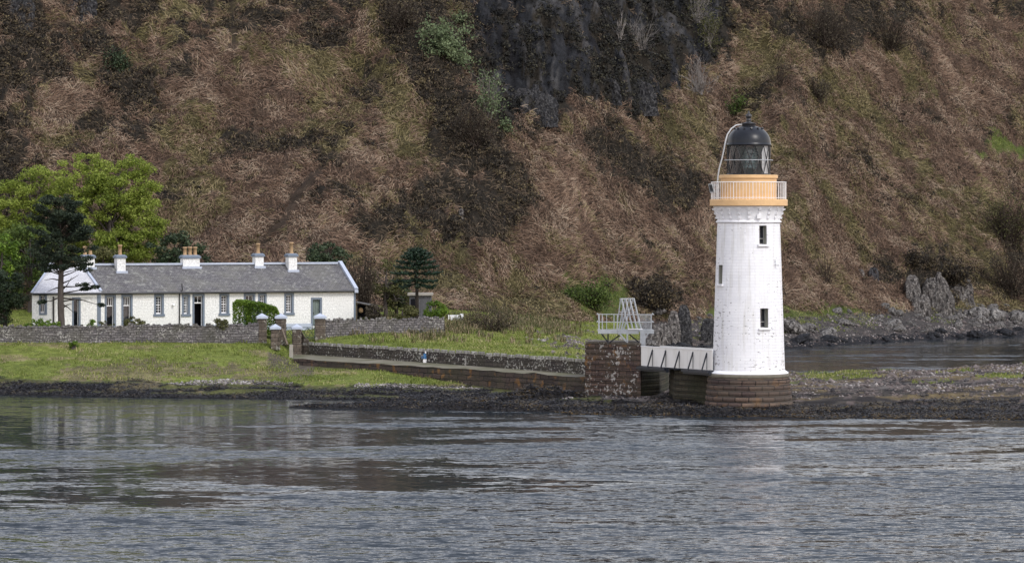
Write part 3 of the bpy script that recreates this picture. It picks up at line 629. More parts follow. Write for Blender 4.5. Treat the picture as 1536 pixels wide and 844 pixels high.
M['dull_frame'] = plain('dull_window_frame', (.30, .30, .29), (.22, .22, .21), 4, .6)
mb = MB(); mb.lathe([(2.42, z0 + .16), (2.50, z0 + .08), (2.62, z0 + .02), (2.62, z0 - .05)], lc, 72); lb(mb, 'plinth_flare', M['white_stone'])
# rusticated stone base: bulging courses
prof = []; zb, zt = -.4, zl(559.5); nC = 7; hC = (zt - .25 - zb) / nC
def rb(z): return 2.95 - (z - zb) / (zt - zb) * .30
for i in range(nC):
    za = zb + i * hC
    for f, dr in ((.0, -.05), (.10, .0), (.3, .045), (.7, .045), (.90, .0), (1.0, -.05)): prof.append((rb(za + f * hC) + dr, za + f * hC))
mb = MB(); mb.lathe(prof, lc, 72, ur=2.8); lb(mb, 'stone_base', M['drum_stone'])
mb = MB(); mb.lathe([(rb(zt) - .04, zt - .25), (rb(zt) + .02, zt - .23), (rb(zt) + .02, zt - .02), (rb(zt) - .02, zt), (2.3, zt + .01)], lc, 72); lb(mb, 'base_ring', M['ring_stone'])
# windows in the tower
for a0, a1, b0, b1 in wins:
    am = (a0 + a1) / 2; n_ = np.array((math.cos(am), math.sin(am), 0)); t_ = np.array((-n_[1], n_[0], 0)); r_ = rt((b0 + b1) / 2) * math.cos((a1 - a0) / 2)
    w = 2 * rt(b0) * math.sin((a1 - a0) / 2); ctr = np.array((LX, LY, 0)) + n_ * (r_ - .46)
    def q(u, z, v=0): return ctr + t_ * u + n_ * v + np.array((0, 0, z))
    mb = MB(); hw_ = w / 2 + .04; mid = b0 + (b1 - b0) * .3
    mb.bar(q(-hw_ + .06, b0), q(-hw_ + .06, b1), .05, .05); mb.bar(q(hw_ - .06, b0), q(hw_ - .06, b1), .05, .05)
    mb.bar(q(-hw_ + .09, b1 - .03), q(hw_ - .09, b1 - .03), .05, .05); mb.bar(q(-hw_ + .09, b0 + .03), q(hw_ - .09, b0 + .03), .05, .06); mb.bar(q(-hw_ + .09, mid), q(hw_ - .09, mid), .05, .06)
    wf = lb(mb, 'window', M['dull_frame'])
    mb = MB()
    for sg in (-1, 1): mb.face([q(sg * (w / 2 - .012), b0 + .01, -.08), q(sg * (w / 2 - .012), b0 + .01, .42), q(sg * (w / 2 - .012), b1 - .01, .42), q(sg * (w / 2 - .012), b1 - .01, -.08)])
    lb(mb, 'jamb_lining', M['jamb'], wf)
    mb = MB(); mb.face([q(-hw_, b0, -.02), q(hw_, b0, -.02), q(hw_, b1, -.02), q(-hw_, b1, -.02)]); lb(mb, 'pane', M['glass'], wf)
    mb = MB(); mb.face([q(-hw_, b0, -.1), q(hw_, b0, -.1), q(hw_, b1, -.1), q(-hw_, b1, -.1)]); lb(mb, 'blind', M['blind'], wf)
    mb = MB(); mb.bar(q(-hw_ - .1, b0 - .07, .48), q(hw_ + .1, b0 - .07, .48), .26, .11); lb(mb, 'sill', M['white_stone'], wf)
# neck ring, corbelled flare
mb = MB(); mb.lathe([(2.05, z1 - .02), (2.14, z1), (2.17, z1 + .06), (2.14, z1 + .13), (2.06, z1 + .15)], lc, 72); lb(mb, 'neck_ring', M['white_stone'])
zc0, zc1 = z1 + .14, zl(309); rc0, rc1 = 2.06, 2.36
mb = MB(); mb.lathe([(rc0, zc0), (rc0 + .04, zc0 + .25), (rc0 + .14, zc0 + .55), (rc1, zc1)], lc, 72); lb(mb, 'corbel_course', M['white_stone'])
for k in range(20):
    a = R_(270 - 3 + 18 * k); mb = MB(); n_ = np.array((math.cos(a), math.sin(a), 0)); t_ = np.array((-n_[1], n_[0], 0))
    zz = [.12, .24, .24, .40, .40, .52, .52, .68, .68, .80]; ro = [.10, .10, .04, .04, .20, .20, .12, .12, .30, .30]
    pr_ = [(rc0 + .02 + .30 * (z_ / .86) ** 1.6 + (.10 if k_ % 4 < 2 else .02), zc0 + z_) for k_, z_ in enumerate(zz)]
    sides = [[np.array((LX, LY, 0)) + n_ * r_ + t_ * w_ + np.array((0, 0, z_)) for r_, z_ in pr_] + [np.array((LX, LY, 0)) + n_ * (rc0 - .05) + t_ * w_ + np.array((0, 0, z_)) for z_ in (zc0 + .80, zc0 + .12)] for w_ in (-.085, .085)]
    i0_ = len(mb.v); m_ = len(sides[0]); mb.v += [tuple(map(float, p_)) for sd_ in sides for p_ in sd_]
    for a_ in range(m_):
        b_ = (a_ + 1) % m_; mb.f.append([i0_ + a_, i0_ + m_ + a_, i0_ + m_ + b_, i0_ + b_]); mb.uv.append(None); mb.sm.append(False)
    mb.f.append([i0_ + a_ for a_ in range(m_)]); mb.f.append([i0_ + m_ + a_ for a_ in range(m_)][::-1]); mb.uv += [None, None]; mb.sm += [False, False]
    lb(mb, 'corbel', M['white_stone'])
zg0, zg1 = zl(309), zl(299)
mb = MB(); mb.lathe([(2.2, zg0), (2.54, zg0), (2.57, zg0 + .03), (2.57, zg1 - .03), (2.53, zg1), (1.5, zg1)], lc, 72, smooth=False); lb(mb, 'gallery', M['ochre'], bevel=0)
zd1 = zl(268); zd2 = zl(262.5)
mb = MB(); mb.lathe([(1.85, zg1), (1.85, zd1)], lc, 64); lb(mb, 'lantern_drum', M['ochre'])
mb = MB(); mb.lathe([(1.85, zd1), (1.94, zd1 + .03), (1.94, zd2 - .02), (1.91, zd2), (1.2, zd2 + .01)], lc, 64, smooth=False); lb(mb, 'drum_cornice', M['ochre'])
# gallery railing
zr = zl(273.5); mb = MB(); rr = 2.47
ring = [(LX + rr * math.cos(t), LY + rr * math.sin(t), zr) for t in np.linspace(0, 2 * math.pi, 73)]
mb.tube(ring, .028, 6, False)
mb.tube([(p_[0], p_[1], zg1 + .10) for p_ in ring], .022, 6, False)
rail = lb(mb, 'railing', M['white'])
for k in range(72):
    a = 2 * math.pi * (k + .5) / 72; m2 = MB(); m2.tube([(LX + rr * math.cos(a), LY + rr * math.sin(a), zg1), (LX + rr * math.cos(a), LY + rr * math.sin(a), zr)], .012 if k % 6 else .022, 5)
    lb(m2, 'baluster', M['white'], rail)
# lantern
zn0, zn1 = zd2, zl(217.5); RL = 1.41
mb = MB(); rg_ = np.random.default_rng(77)
def lp(i, f): t = 2 * math.pi * i / 14; return np.array((LX + RL * math.cos(t), LY + RL * math.sin(t), zn0 + .02 + f * (zn1 - zn0 - .02)))
for k in range(14):
    for tri in ([lp(k, 0), lp(k + 1, 0), lp(k + .5, .5)], [lp(k, 1), lp(k + .5, .5), lp(k + 1, 1)], [lp(k, 0), lp(k + .5, .5), lp(k, 1), lp(k - .5, .5)]):
        m_ = sum(tri) / len(tri); ax = rg_.normal(0, .035, 3); mb.face([p_ + np.cross(ax, p_ - m_) for p_ in tri])
lb(mb, 'lantern_glazing', M['lantern_glass'])
mb = MB()
for k in range(14):
    for sgn in (1, -1):
        a = 2 * math.pi * k / 14; P_ = []
        for i in range(7):
            f = i / 6; t = a + sgn * (f) * 2 * math.pi / 14; P_.append((LX + (RL + .01) * math.cos(t), LY + (RL + .01) * math.sin(t), zn0 + .02 + f * (zn1 - zn0 - .02)))
        mb.tube(P_, .032, 5, False)
for zz in (zn0 + .04, zn1 - .03):
    mb.tube([(LX + (RL + .01) * math.cos(t), LY + (RL + .01) * math.sin(t), zz) for t in np.linspace(0, 2 * math.pi, 49)], .045, 6, False)
lb(mb, 'astragals', M['black_iron'])
mb = MB(); mb.lathe([(1.30, zn0 + .02), (1.30, zn1)], lc, 20, R_(72), R_(243)); lb(mb, 'dark_blanking', M['dome'])
mb = MB(); mb.lathe([(1.30, zn0 + .02), (1.30, zn1)], lc, 16, R_(-52), R_(70)); lb(mb, 'pale_blind', M['white'])
mb = MB(); mb.lathe([(0, zn0), (.42, zn0), (.42, zn0 + .35)] + [(.62 + .06 * math.sin(i * 2.1), zn0 + .4 + i * .11) for i in range(13)] + [(.35, zn0 + 1.9), (0, zn1)], lc, 32); lb(mb, 'lens', M['lens'])
mb = MB(); rr2 = 1.58; zz = zl(240.5); mb.tube([(LX + rr2 * math.cos(t), LY + rr2 * math.sin(t), zz) for t in np.linspace(0, 2 * math.pi, 61)], .032, 6, False)
for k in range(10):
    a = 2 * math.pi * k / 10 + .3; mb.tube([(LX + RL * math.cos(a), LY + RL * math.sin(a), zz), (LX + rr2 * math.cos(a), LY + rr2 * math.sin(a), zz)], .02, 5)
lb(mb, 'lantern_handrail', M['grey_steel'])
# dome and finial
RD = 1.48; hd = zl(189) - zn1; prof = [(RD + .02, zn1 - .03), (RD + .04, zn1 + .02)]
for i in range(13):
    t = i / 12 * R_(80); prof.append((RD * math.cos(t) ** .9, zn1 + .04 + hd * math.sin(t)))
mb = MB(); mb.lathe([(1.2, zn1 - .04)] + prof + [(0, zn1 + hd + .02)], lc, 56); dome = lb(mb, 'dome', M['dome'])
mb = MB()
for k in range(12):
    a = 2 * math.pi * (k + .25) / 12; n_ = np.array((math.cos(a), math.sin(a), 0)); t = R_(54); c_ = np.array((LX, LY, zn1 + .04 + hd * math.sin(t))) + n_ * RD * math.cos(t) ** .9
    mb.tube([c_ - n_ * .05, c_ + n_ * .07 + np.array((0, 0, .05))], .07, 8)
lb(mb, 'vent_caps', M['black_iron'], dome)
zf = zn1 + hd - .05
mb = MB(); mb.lathe([(.44, zf - .1), (.44, zf + .14), (.48, zf + .18), (.50, zf + .22), (.30, zf + .26), (.17, zf + .30), (.15, zf + .38), (.20, zf + .43), (.15, zf + .49), (.14, zf + .56), (.20, zf + .62), (.215, zf + .70), (.19, zf + .78), (.09, zf + .86), (.06, zf + .90), (.05, zf + 1.02), (0, zf + 1.05)], lc, 28); lb(mb, 'finial', M['black_iron'], dome)
# lightning conductor pipe
pp = [(1113, 187), (1104, 188), (1097, 193), (1091, 202), (1088, 213), (1086, 224), (1083, 238), (1079, 252), (1077, 264), (1076, 280), (1076, 299)]
yy = [LY - .15, LY - .25, LY - .5, LY - .8, LY - 1.0, LY - 1.0, LY - 1.0, LY - 1.0, LY - 1.0, LY - .95, LY - .9]
mb = MB(); mb.tube([pt(a, b, y_) for (a, b), y_ in zip(pp, yy)], .05, 7); lb(mb, 'cable_pipe', M['cable'])
# dark panel hung on the rail, with frame
mb = MB(); c_ = pt(1067.2, 282.5, LY - .55)
ux = np.array((.34, -.94, 0)); uz = np.array((-.06, -.02, .27)); px_ = np.array((-.94, -.34, 0))
f = [c_ - ux * .3 - uz, c_ + ux * .3 - uz, c_ + ux * .3 + uz, c_ - ux * .3 + uz]
for a_, b_ in ((0, 1), (1, 2), (2, 3), (3, 0)): mb.bar(f[a_], f[b_], .05, .06)
sp = lb(mb, 'panel_frame', M['grey_steel'])
mb = MB(); mb.face(f); mb.face([v - px_ * .04 for v in f][::-1]); lb(mb, 'dark_panel', M['dark_steel'], sp)
mb = MB(); mb.bar(c_ + np.array((0, 0, .2)), c_ + np.array((.35, 0, .2)), .05); mb.bar(c_ - np.array((0, 0, .2)), c_ + np.array((.35, 0, -.2)), .05); lb(mb, 'panel_bracket', M['grey_steel'], sp)
# small fittings on the shaft
a = R_(270 + 49); zz = zl(395); c_ = np.array(tower_pt(a, zz)); n_ = np.array((math.cos(a), math.sin(a), 0))
mb = MB(); mb.tube([c_ - n_ * .05, c_ + n_ * .16, c_ + n_ * .22 + np.array((0, 0, -.1))], [.06, .06, .09], 8); mb.tube([c_ + np.array((0, 0, .05)) + n_ * .1, c_ + np.array((0, 0, .3)) + n_ * .05], .05, 6); lb(mb, 'wall_lamp', M['white'])
a = R_(270 + 14); c_ = np.array((LX, LY, zl(325))) + np.array((math.cos(a), math.sin(a), 0)) * 2.2; mb = MB(); mb.box(c_[0] - .13, c_[0] + .13, c_[1] - .12, c_[1] + .12, c_[2] - .13, c_[2] + .16); lb(mb, 'junction_box', M['white'], bevel=.02)
# ------------------------------------------------------------------ stone turret, footbridge, pier
def coursed(mb, foot, zb, zt, hC=.37, batter=.0, bulge=.035):
    cx0 = sum(p[0] for p in foot) / len(foot); cy0 = sum(p[1] for p in foot) / len(foot)
    n = max(1, round((zt - zb) / hC)); h = (zt - zb) / n
    def sc(d): return [(cx0 + (x - cx0) * (1 + d / math.hypot(x - cx0, y - cy0)), cy0 + (y - cy0) * (1 + d / math.hypot(x - cx0, y - cy0))) for x, y in foot]
    rows = []
    for i in range(n):
        za = zb + i * h
        for f, d in ((.0, -.03), (.1, 0), (.3, bulge), (.7, bulge), (.9, 0), (1, -.03)):
            z = za + f * h; rows.append((z, d + batter * (zt - z)))
    R = [[(x, y, z) for x, y in sc(d)] for z, d in rows]
    for a_, b_ in zip(R[:-1], R[1:]):
        for i in range(len(foot)):
            j = (i + 1) % len(foot); mb.face([a_[i], a_[j], b_[j], b_[i]])
    mb.face(R[-1]); mb.face(R[0][::-1])
def fp(px, Y): return (wx(px, Y), Y)
tA, tC, tE, tF = fp(878, 238.5), fp(961, 235.2), fp(989, 236.8), fp(1003, 242)
tG, tH = (tF[0] - 1.2, 243.6), (tA[0] + .5, 243.6)
ztop = wz(514, 236.5); zbr = wz(551, 236)
tr = thing('stone_turret', 'square turret of red-brown stone speckled with white lichen at the end of the pier', 'turret', (6.5, 240, 0)); TO = (6.5, 240, 0)
mb = MB(); coursed(mb, [tA, tC, (tC[0] + .3, 241.4), (tH[0] + .1, 241.4)], zbr + .005, ztop - .12, .375, .01); mb.build('upper_block', M['turret_stone'], tr, TO)
mb = MB(); coursed(mb, [tA, tC, (tC[0] + .05, 242.4), tG, tH], -.6, zbr, .375, .03); mb.build('lower_block', M['turret_stone'], tr, TO)
mb = MB(); coursed(mb, [(tC[0] + .07, tC[1] + .12), tE, tF, (tG[0] + .4, 243.5), (tC[0] + .1, 242.5)], -.6, zbr - .004, .375, .03); mb.build('damp_shaded_side', M['damp_shaded_stone'], tr, TO)  # side face: damp stone, its colour also darkened for the bridge's shade
mb = MB(); f = [tA, tC, (tC[0] + .3, 241.4), (tH[0] + .1, 241.4)]; cx0 = sum(p[0] for p in f) / 4; cy0 = sum(p[1] for p in f) / 4
mb.prism([(cx0 + (x - cx0) * 1.02, cy0 + (y - cy0) * 1.02) for x, y in f], ztop - .11, ztop + .02); mb.build('coping_slab', M['pillar_stone'], tr, TO, bevel=.02)
# bridge pier
br_ = tag(MB(), None) if False else None
bp = thing('bridge_pier', 'damp dark stone pier standing under the middle of the footbridge', 'pier', (12.0, 232, 0)); BO = (12.0, 232, 0)
mb = MB(); coursed(mb, [fp(1012, 231.5), fp(1060, 228.6), (fp(1060, 228.6)[0] + 1.2, 233.5), (fp(1004, 235.5)[0] + .5, 237), fp(1004, 235.5)], -.6, wz(556, 230), .375, .02); mb.build('shaft', M['damp_shaded_stone'], bp, BO)  # shaft colour has the bridge's shade painted in
mb = MB(); mb.prism([(fp(1014, 231.7)[0], 231.9), (fp(1026, 231)[0], 231.0), (fp(1026, 231)[0] + .6, 233.5), (fp(1010, 234)[0], 234.5)], wz(556, 230) + .003, wz(549, 231)); mb.build('bearing_block', M['pier_stone'], bp, BO)
# bridge
b0 = np.array((wx(961.5, 235), 235., 0)); b1 = np.array((wx(1068.5, 226), 226.2, 0)); bd = b1 - b0; bl = np.linalg.norm(bd); bd /= bl; bn = np.array((bd[1], -bd[0], 0))
if bn[1] > 0: bn = -bn
zT0, zB0 = wz(519.5, 235), wz(548, 235); zT1, zB1 = wz(525.5, 226.2), wz(555, 226.2)
fb = thing('footbridge', 'white panelled footbridge with dark raking stays linking turret and lighthouse', 'bridge', (b0[0], b0[1], 0)); FO = (b0[0], b0[1], 0)
def B(s, out, up): # along 0..1, outward, 0..1 from the panel foot to its top
    p_ = b0 + bd * (bl * s) + bn * out; return p_ + np.array((0, 0, (zB0 * (1 - s) + zB1 * s) * (1 - up) + (zT0 * (1 - s) + zT1 * s) * up))
mb = MB()
for k in range(6):
    s0, s1 = k / 6 + .002, (k + 1) / 6 - .002
    P4 = [B(s0, 0, 0), B(s1, 0, 0), B(s1, 0, 1), B(s0, 0, 1)]; mb.face(P4); mb.face([p_ - bn * .05 for p_ in P4][::-1])
    for i in range(4):
        j = (i + 1) % 4; mb.face([P4[j], P4[i], P4[i] - bn * .05, P4[j] - bn * .05])
m_panel = plain('stained_white_panel', (.76, .75, .73), (.64, .62, .58), 1.2, .6, .3, .1, stretch=(1, 1, .25))
mb.build('side_panel', m_panel, fb, FO)
mb = MB(); P4 = [B(0, -1.5, 0), B(1, -1.5, 0), B(1, -1.5, 1), B(0, -1.5, 1)]; mb.face(P4); mb.face([p_ - bn * .05 for p_ in P4][::-1]); mb.bar(P4[3], P4[2], .08); mb.build('side_panel', m_panel, fb, FO)
mb = MB(); mb.bar(B(0, -.02, 1.02), B(1, -.02, 1.02), .1, .06); mb.build('handrail', M['white'], fb, FO)
mb = MB(); mb.bar(B(0, -.75, -.05), B(1, -.75, -.05), 1.4, .08); mb.build('deck', M['dark_steel'], fb, FO)
for s0, s1 in ((0, .40), (.64, 1.0)):
    mb = MB(); mb.bar(B(s0, .10, -.14), B(s1, .10, -.14), .22, .30); mb.bar(B(s0, .32, -.10), B(s1, .32, -.10), .12, .14); mb.build('girder', M['dark_steel'], fb, FO)
for k in range(5):
    s_ = .17 + k * .19; mb = MB(); mb.bar(B(s_, .015, .86), B(s_, .40, -.02), .075); mb.bar(B(s_, .40, -.06), B(s_, -.1, -.06), .08); mb.bar(B(s_, .02, .9), B(s_, .02, .02), .035); mb.build('stay_with_shadow_bar', M['dark_steel'], fb, FO)  # the thin upright bar stands in for a shadow on the panel
# causeway
def CWY(px): return 270 + (px - 440) / (878 - 440) * (243 - 270)          # foot of the parapet
def CEY(px): return 263 + (px - 440) / (878 - 440) * (239 - 263)          # outer edge
pxs = np.linspace(440, 890, 31)
def zpath(px): return 2.04 + (px - 440) / 438 * (1.66 - 2.04)
def zedge(px): return 1.90 + (px - 440) / 438 * (1.62 - 1.90)
cw = thing('pier_causeway', 'long low stone causeway with a pale path leading to the turret', 'causeway', (wx(660, 250), 252, 0)); CO = (wx(660, 250), 252, 0)
mb = MB(); rows = []
rc = np.random.default_rng(4)
for zf, out in ((0, .25), (.22, .17), (.24, .10), (.48, .1), (.5, .03), (.76, .03), (.78, -.02), (1, -.02)):
    rows.append([(wx(p_, CEY(p_)), CEY(p_) - out + rc.normal(0, .02), -.4 + (zedge(p_) + .4) * zf + (rc.normal(0, .04) if zf == 1 else 0)) for p_ in pxs])
mb.grid(rows, smooth=False); mb.build('retaining_wall', M['pier_stone'], cw, CO)
mb = MB(); mb.grid([[(wx(p_, CEY(p_)), CEY(p_) + .02, zedge(p_)) for p_ in pxs], [(wx(p_, CWY(p_)), CWY(p_) + .2, zpath(p_)) for p_ in pxs]], smooth=False)
mb.build('path', plain('pale_worn_path', (.20, .18, .145), (.085, .085, .045), .5, .9, .2, .3), cw, CO)
pp_ = thing('pier_wall', 'dark lichen-spotted parapet wall with a pale coping along the causeway', 'wall', (wx(660, 256), 256, 0)); PO = (wx(660, 256), 256, 0)
def zpar(px): return wz(512, 270) + (px - 452) / (878 - 452) * (wz(538, 243) - wz(512, 270))
pw = np.linspace(449, 884, 40)
mb = MB(); nz = np.random.default_rng(9)
rows = [[(wx(p_, CWY(p_)), CWY(p_) + nz.normal(0, .02), zpath(p_) - .4 + (zpar(p_) - .17 - zpath(p_) + .4) * f_) for p_ in pw] for f_ in np.linspace(0, 1, 5)]
mb.grid(rows, smooth=False); mb.grid([[(a_[0], a_[1] + .55, a_[2]) for a_ in r] for r in rows], smooth=False, flip=True)
mb.build('parapet', M['parapet_stone'], pp_, PO)
mb = MB()
for a_, b_ in zip(pw[:-1], pw[1:]):
    j1 = nz.normal(0, .03); P0, P1 = fp(a_ + .15, CWY(a_)), fp(b_ - .15, CWY(b_)); zz0 = zpar((a_ + b_) / 2) + j1
    mb.prism([(P0[0], P0[1] - .06), (P1[0], P1[1] - .06), (P1[0], P1[1] + .62), (P0[0], P0[1] + .62)], zz0 - .21, zz0, .05)
mb.build('coping', M['coping'], pp_, PO, bevel=.03)
# swept end of the wall up to the gate post
mb = MB(); rows = []
sw_ = [(447.5, 491), (451, 494), (454, 500), (458, 507), (463, 510.5)]
Yw = lambda x: CWY(x) - .05
for dy in (0, .5):
    rows.append([[(wx(x, Yw(x)), Yw(x) + dy, 1.8) for x, y in sw_], [(wx(x, Yw(x)), Yw(x) + dy, wz(y, Yw(x))) for x, y in sw_]])
mb.grid(rows[0], smooth=False); mb.grid(rows[1], smooth=False, flip=True); mb.grid([rows[0][1], rows[1][1]], smooth=False); mb.build('swept_end', M['pillar_stone'], pp_, PO)
# notice fixed on the parapet
c_ = np.array((wx(638, CWY(638)), CWY(638) - .07, wz(534.5, CWY(638))))
nr_ = thing('notice_board', 'small blue notice with a white plate below it on the pier wall', 'sign', tuple(c_)); NO = tuple(c_)
mb = MB(); mb.box(c_[0] - .13, c_[0] + .13, c_[1] - .02, c_[1] + .02, c_[2] - .16, c_[2] + .24); mb.build('blue_board', plain('blue_paint', (.05, .17, .36), (.04, .13, .28), 5, .5), nr_, NO)
mb = MB(); mb.box(c_[0] - .16, c_[0] + .13, c_[1] - .02, c_[1] + .02, c_[2] - .46, c_[2] - .19); mb.build('white_plate', M['white'], nr_, NO)
mb = MB(); mb.box(c_[0] - .30, c_[0] - .15, c_[1] - .01, c_[1] + .03, c_[2] - .14, c_[2] + .06); mb.build('side_plate', plain('dull_blue', (.06, .11, .2), (.05, .09, .16), 5), nr_, NO)
mb = MB(); mb.tube([(c_[0] + .03, c_[1], c_[2] + .24), (c_[0] + .03, c_[1], c_[2] + .40)], .07, 8); mb.build('float_top', M['white'], nr_, NO)
# ------------------------------------------------------------------ steel platform on the turret
PY = 236.4
sp_ = thing('steel_platform', 'grey steel lookout platform with railings and four slanted frames on top of the turret', 'platform', (wx(938, PY), PY, ztop)); SO = (wx(938, PY), PY, ztop)
def sp(px, py, dy=0): return pt(px, py, PY + dy)
dk = 1.9
zD = 496
mb = MB(); a_ = sp(897, zD); b_ = sp(981, zD); mb.box(a_[0], b_[0], PY, PY + dk, a_[2] - .06, a_[2] + .05); mb.build('deck', M['grey_steel'], sp_, SO)
mb = MB(); a_ = sp(897, 496.5); b_ = sp(926, 496.5); mb.box(a_[0], b_[0], PY - .06, PY - .01, a_[2] - .17, a_[2] + .14); a_ = sp(926, 497); b_ = sp(958, 497); mb.box(a_[0] + .01, b_[0], PY - .16, PY - .02, a_[2] - .16, a_[2] + .14)
a_ = sp(968, 497); b_ = sp(981, 497); mb.box(a_[0], b_[0], PY - .1, PY - .02, a_[2] - .14, a_[2] + .13); mb.build('fascia', M['grey_steel'], sp_, SO)
mb = MB(); a_ = sp(960, 494, -.4); b_ = sp(968, 519, -.4); mb.box(a_[0], b_[0], PY - .75, PY - .4, b_[2], a_[2]); mb.build('square_post', M['grey_steel'], sp_, SO)
for p_, q_, mt in (((941, 499), (941, 517), 'grey_steel'), ((929, 500), (940, 512), 'grey_steel'), ((972, 500), (966, 510), 'grey_steel'), ((912, 500), (912, 515), 'dark_steel'), ((902, 500), (911, 512), 'dark_steel'), ((930, 502), (915, 513), 'dark_steel'), ((944, 501), (958, 513), 'dark_steel')):
    mb = MB(); dy = -.1 if mt == 'grey_steel' else .5; mb.bar(sp(*p_, dy), sp(*q_, dy), .11 if mt == 'grey_steel' else .09); mb.build('strut', M[mt], sp_, SO)
mb = MB()
for dy in (0, dk):
    for yy_ in (471, 482.5): mb.bar(sp(895, yy_, dy), sp(981, yy_ + .5, dy), .055)
for yy_ in (471, 482.5):
    a_ = sp(897, yy_); mb.bar(a_, a_ + np.array((0, dk, 0)), .05); a_ = sp(980, yy_); mb.bar(a_, a_ + np.array((0, dk, 0)), .05)
for x_ in (898, 903.5, 921, 926, 969, 977): mb.bar(sp(x_, 471), sp(x_, 496), .06)
for x_ in (957, 960, 963, 966, 972, 975): mb.bar(sp(x_, 471, dk), sp(x_, 496, dk), .045)
for x_ in (899, 910, 921, 934): mb.bar(sp(x_, 471, dk), sp(x_, 496, dk), .045)
mb.build('railing', M['grey_steel'], sp_, SO)
for k in range(4):
    mb = MB(); dy = .15 + k * .42; o6 = k * 6.2
    mb.bar(sp(932 + o6, 447.5, dy), sp(943 + o6, 494, dy - .3), .085); mb.bar(sp(931 + o6, 447.5, dy), sp(925 + k * 3.5, 494, dy + .3), .075); mb.bar(sp(929 + o6 * .95, 468, dy), sp(936.5 + o6, 468, dy), .045)
    mb.build('slanted_frame', M['grey_steel'], sp_, SO)
mb = MB(); mb.bar(sp(930, 448, .1), sp(951.5, 447.5, 1.5), .07); mb.build('top_rail', M['grey_steel'], sp_, SO)
mb = MB(); mb.bar(sp(942, 493.5, -.2), sp(964, 493.2, -.2), .10, .06); mb.build('foot_plate', M['white'], sp_, SO)
# ------------------------------------------------------------------ house
TH = R_(24); hc, hs = math.cos(TH), math.sin(TH); OX, OY = wx(150, 274), 274.0; FZ = 3.72
house = thing('cottage_row', 'long low white cottage row with a slate roof, blue-grey window surrounds and clay chimney pots', 'house', (OX, OY, FZ), TH)
def hu(px, v=0):
    ox, oy = OX - v * hs, OY + v * hc; k = (px - CX) / F; return (k * oy - ox) / (hc - k * hs)
def hwz(py, u, v=0): return wz(py, OY + v * hc + u * hs) - FZ
U1 = hu(533); EH = 3.12; RV = 3.4; RH = 5.12
def hb(mb, name, mat, parent=None, bevel=0): return mb.build(name, mat, parent or house, bevel=bevel)
OPEN = [  # kind, px0, px1, py0, py1 of the outer surround
 ('french', 157, 174, 442, 492), ('french2', 182, 199, 441.5, 492), ('sash', 231, 246, 441, 474), ('sash', 272.8, 285.3, 441, 474), ('door', 288.5, 307, 440.5, 492),
 ('sash', 329, 344, 440, 473), ('door2', 365.5, 383, 439.5, 489), ('sash', 387, 400, 439.5, 471), ('sash', 426.3, 440.8, 439.3, 472), ('plain_door', 466.3, 483, 446, 488)]
holes = []
for kd, a_, b_, c_, d_ in OPEN:
    u0, u1 = hu(a_), hu(b_); um = (u0 + u1) / 2; w1 = hwz(c_, um); w0 = hwz(d_, um)
    if kd not in ('sash',): w0 = .12
    holes.append((kd, u0, u1, w0, w1))
def wall_grid(mb, ua, ub, wa, wb, v, hol, depth=.32, flip=False):
    us = sorted({ua, ub} | {x for h in hol for x in h[:2]}); ws = sorted({wa, wb} | {x for h in hol for x in h[2:]})
    for i in range(len(us) - 1):
        for j in range(len(ws) - 1):
            um, wm_ = (us[i] + us[i + 1]) / 2, (ws[j] + ws[j + 1]) / 2
            if any(h[0] < um < h[1] and h[2] < wm_ < h[3] for h in hol): continue
            mb.face([(us[i], v, ws[j]), (us[i + 1], v, ws[j]), (us[i + 1], v, ws[j + 1]), (us[i], v, ws[j + 1])])
SB = .17   # width of the painted surround
inner = [(u0 + SB, u1 - SB, (w0 + (SB if kd == 'sash' else 0)), w1 - SB) for kd, u0, u1, w0, w1 in holes]
mb = MB(); wall_grid(mb, 0, U1, -.3, EH, 0, inner)
D2 = RV * 2
mb.face([(U1, 0, -.3), (U1, D2, -.3), (U1, D2, EH), (U1, RV, RH), (U1, 0, EH)]); mb.face([(U1, D2, -.3), (0, D2, -.3), (0, D2, EH), (U1, D2, EH)]); mb.face([(0, D2, -.3), (0, 0, -.3), (0, 0, EH), (0, RV, RH), (0, D2, EH)])
walls = hb(mb, 'wall', M['harl'])
mb = MB(); us_ = [0] + [x for kd, u0, u1, w0, w1 in holes if kd != 'sash' for x in (u0 + .04, u1 - .04)] + [U1]
for i in range(0, len(us_), 2): mb.box(us_[i], us_[i + 1], -.03, .0 - .003, -.3, .33)
hb(mb, 'plinth', M['lead'])
mb = MB(); mb.box(U1 - .14, U1 + .02, -.025, .15, .34, EH - .1); hb(mb, 'quoin_strip', M['blue_grey'])
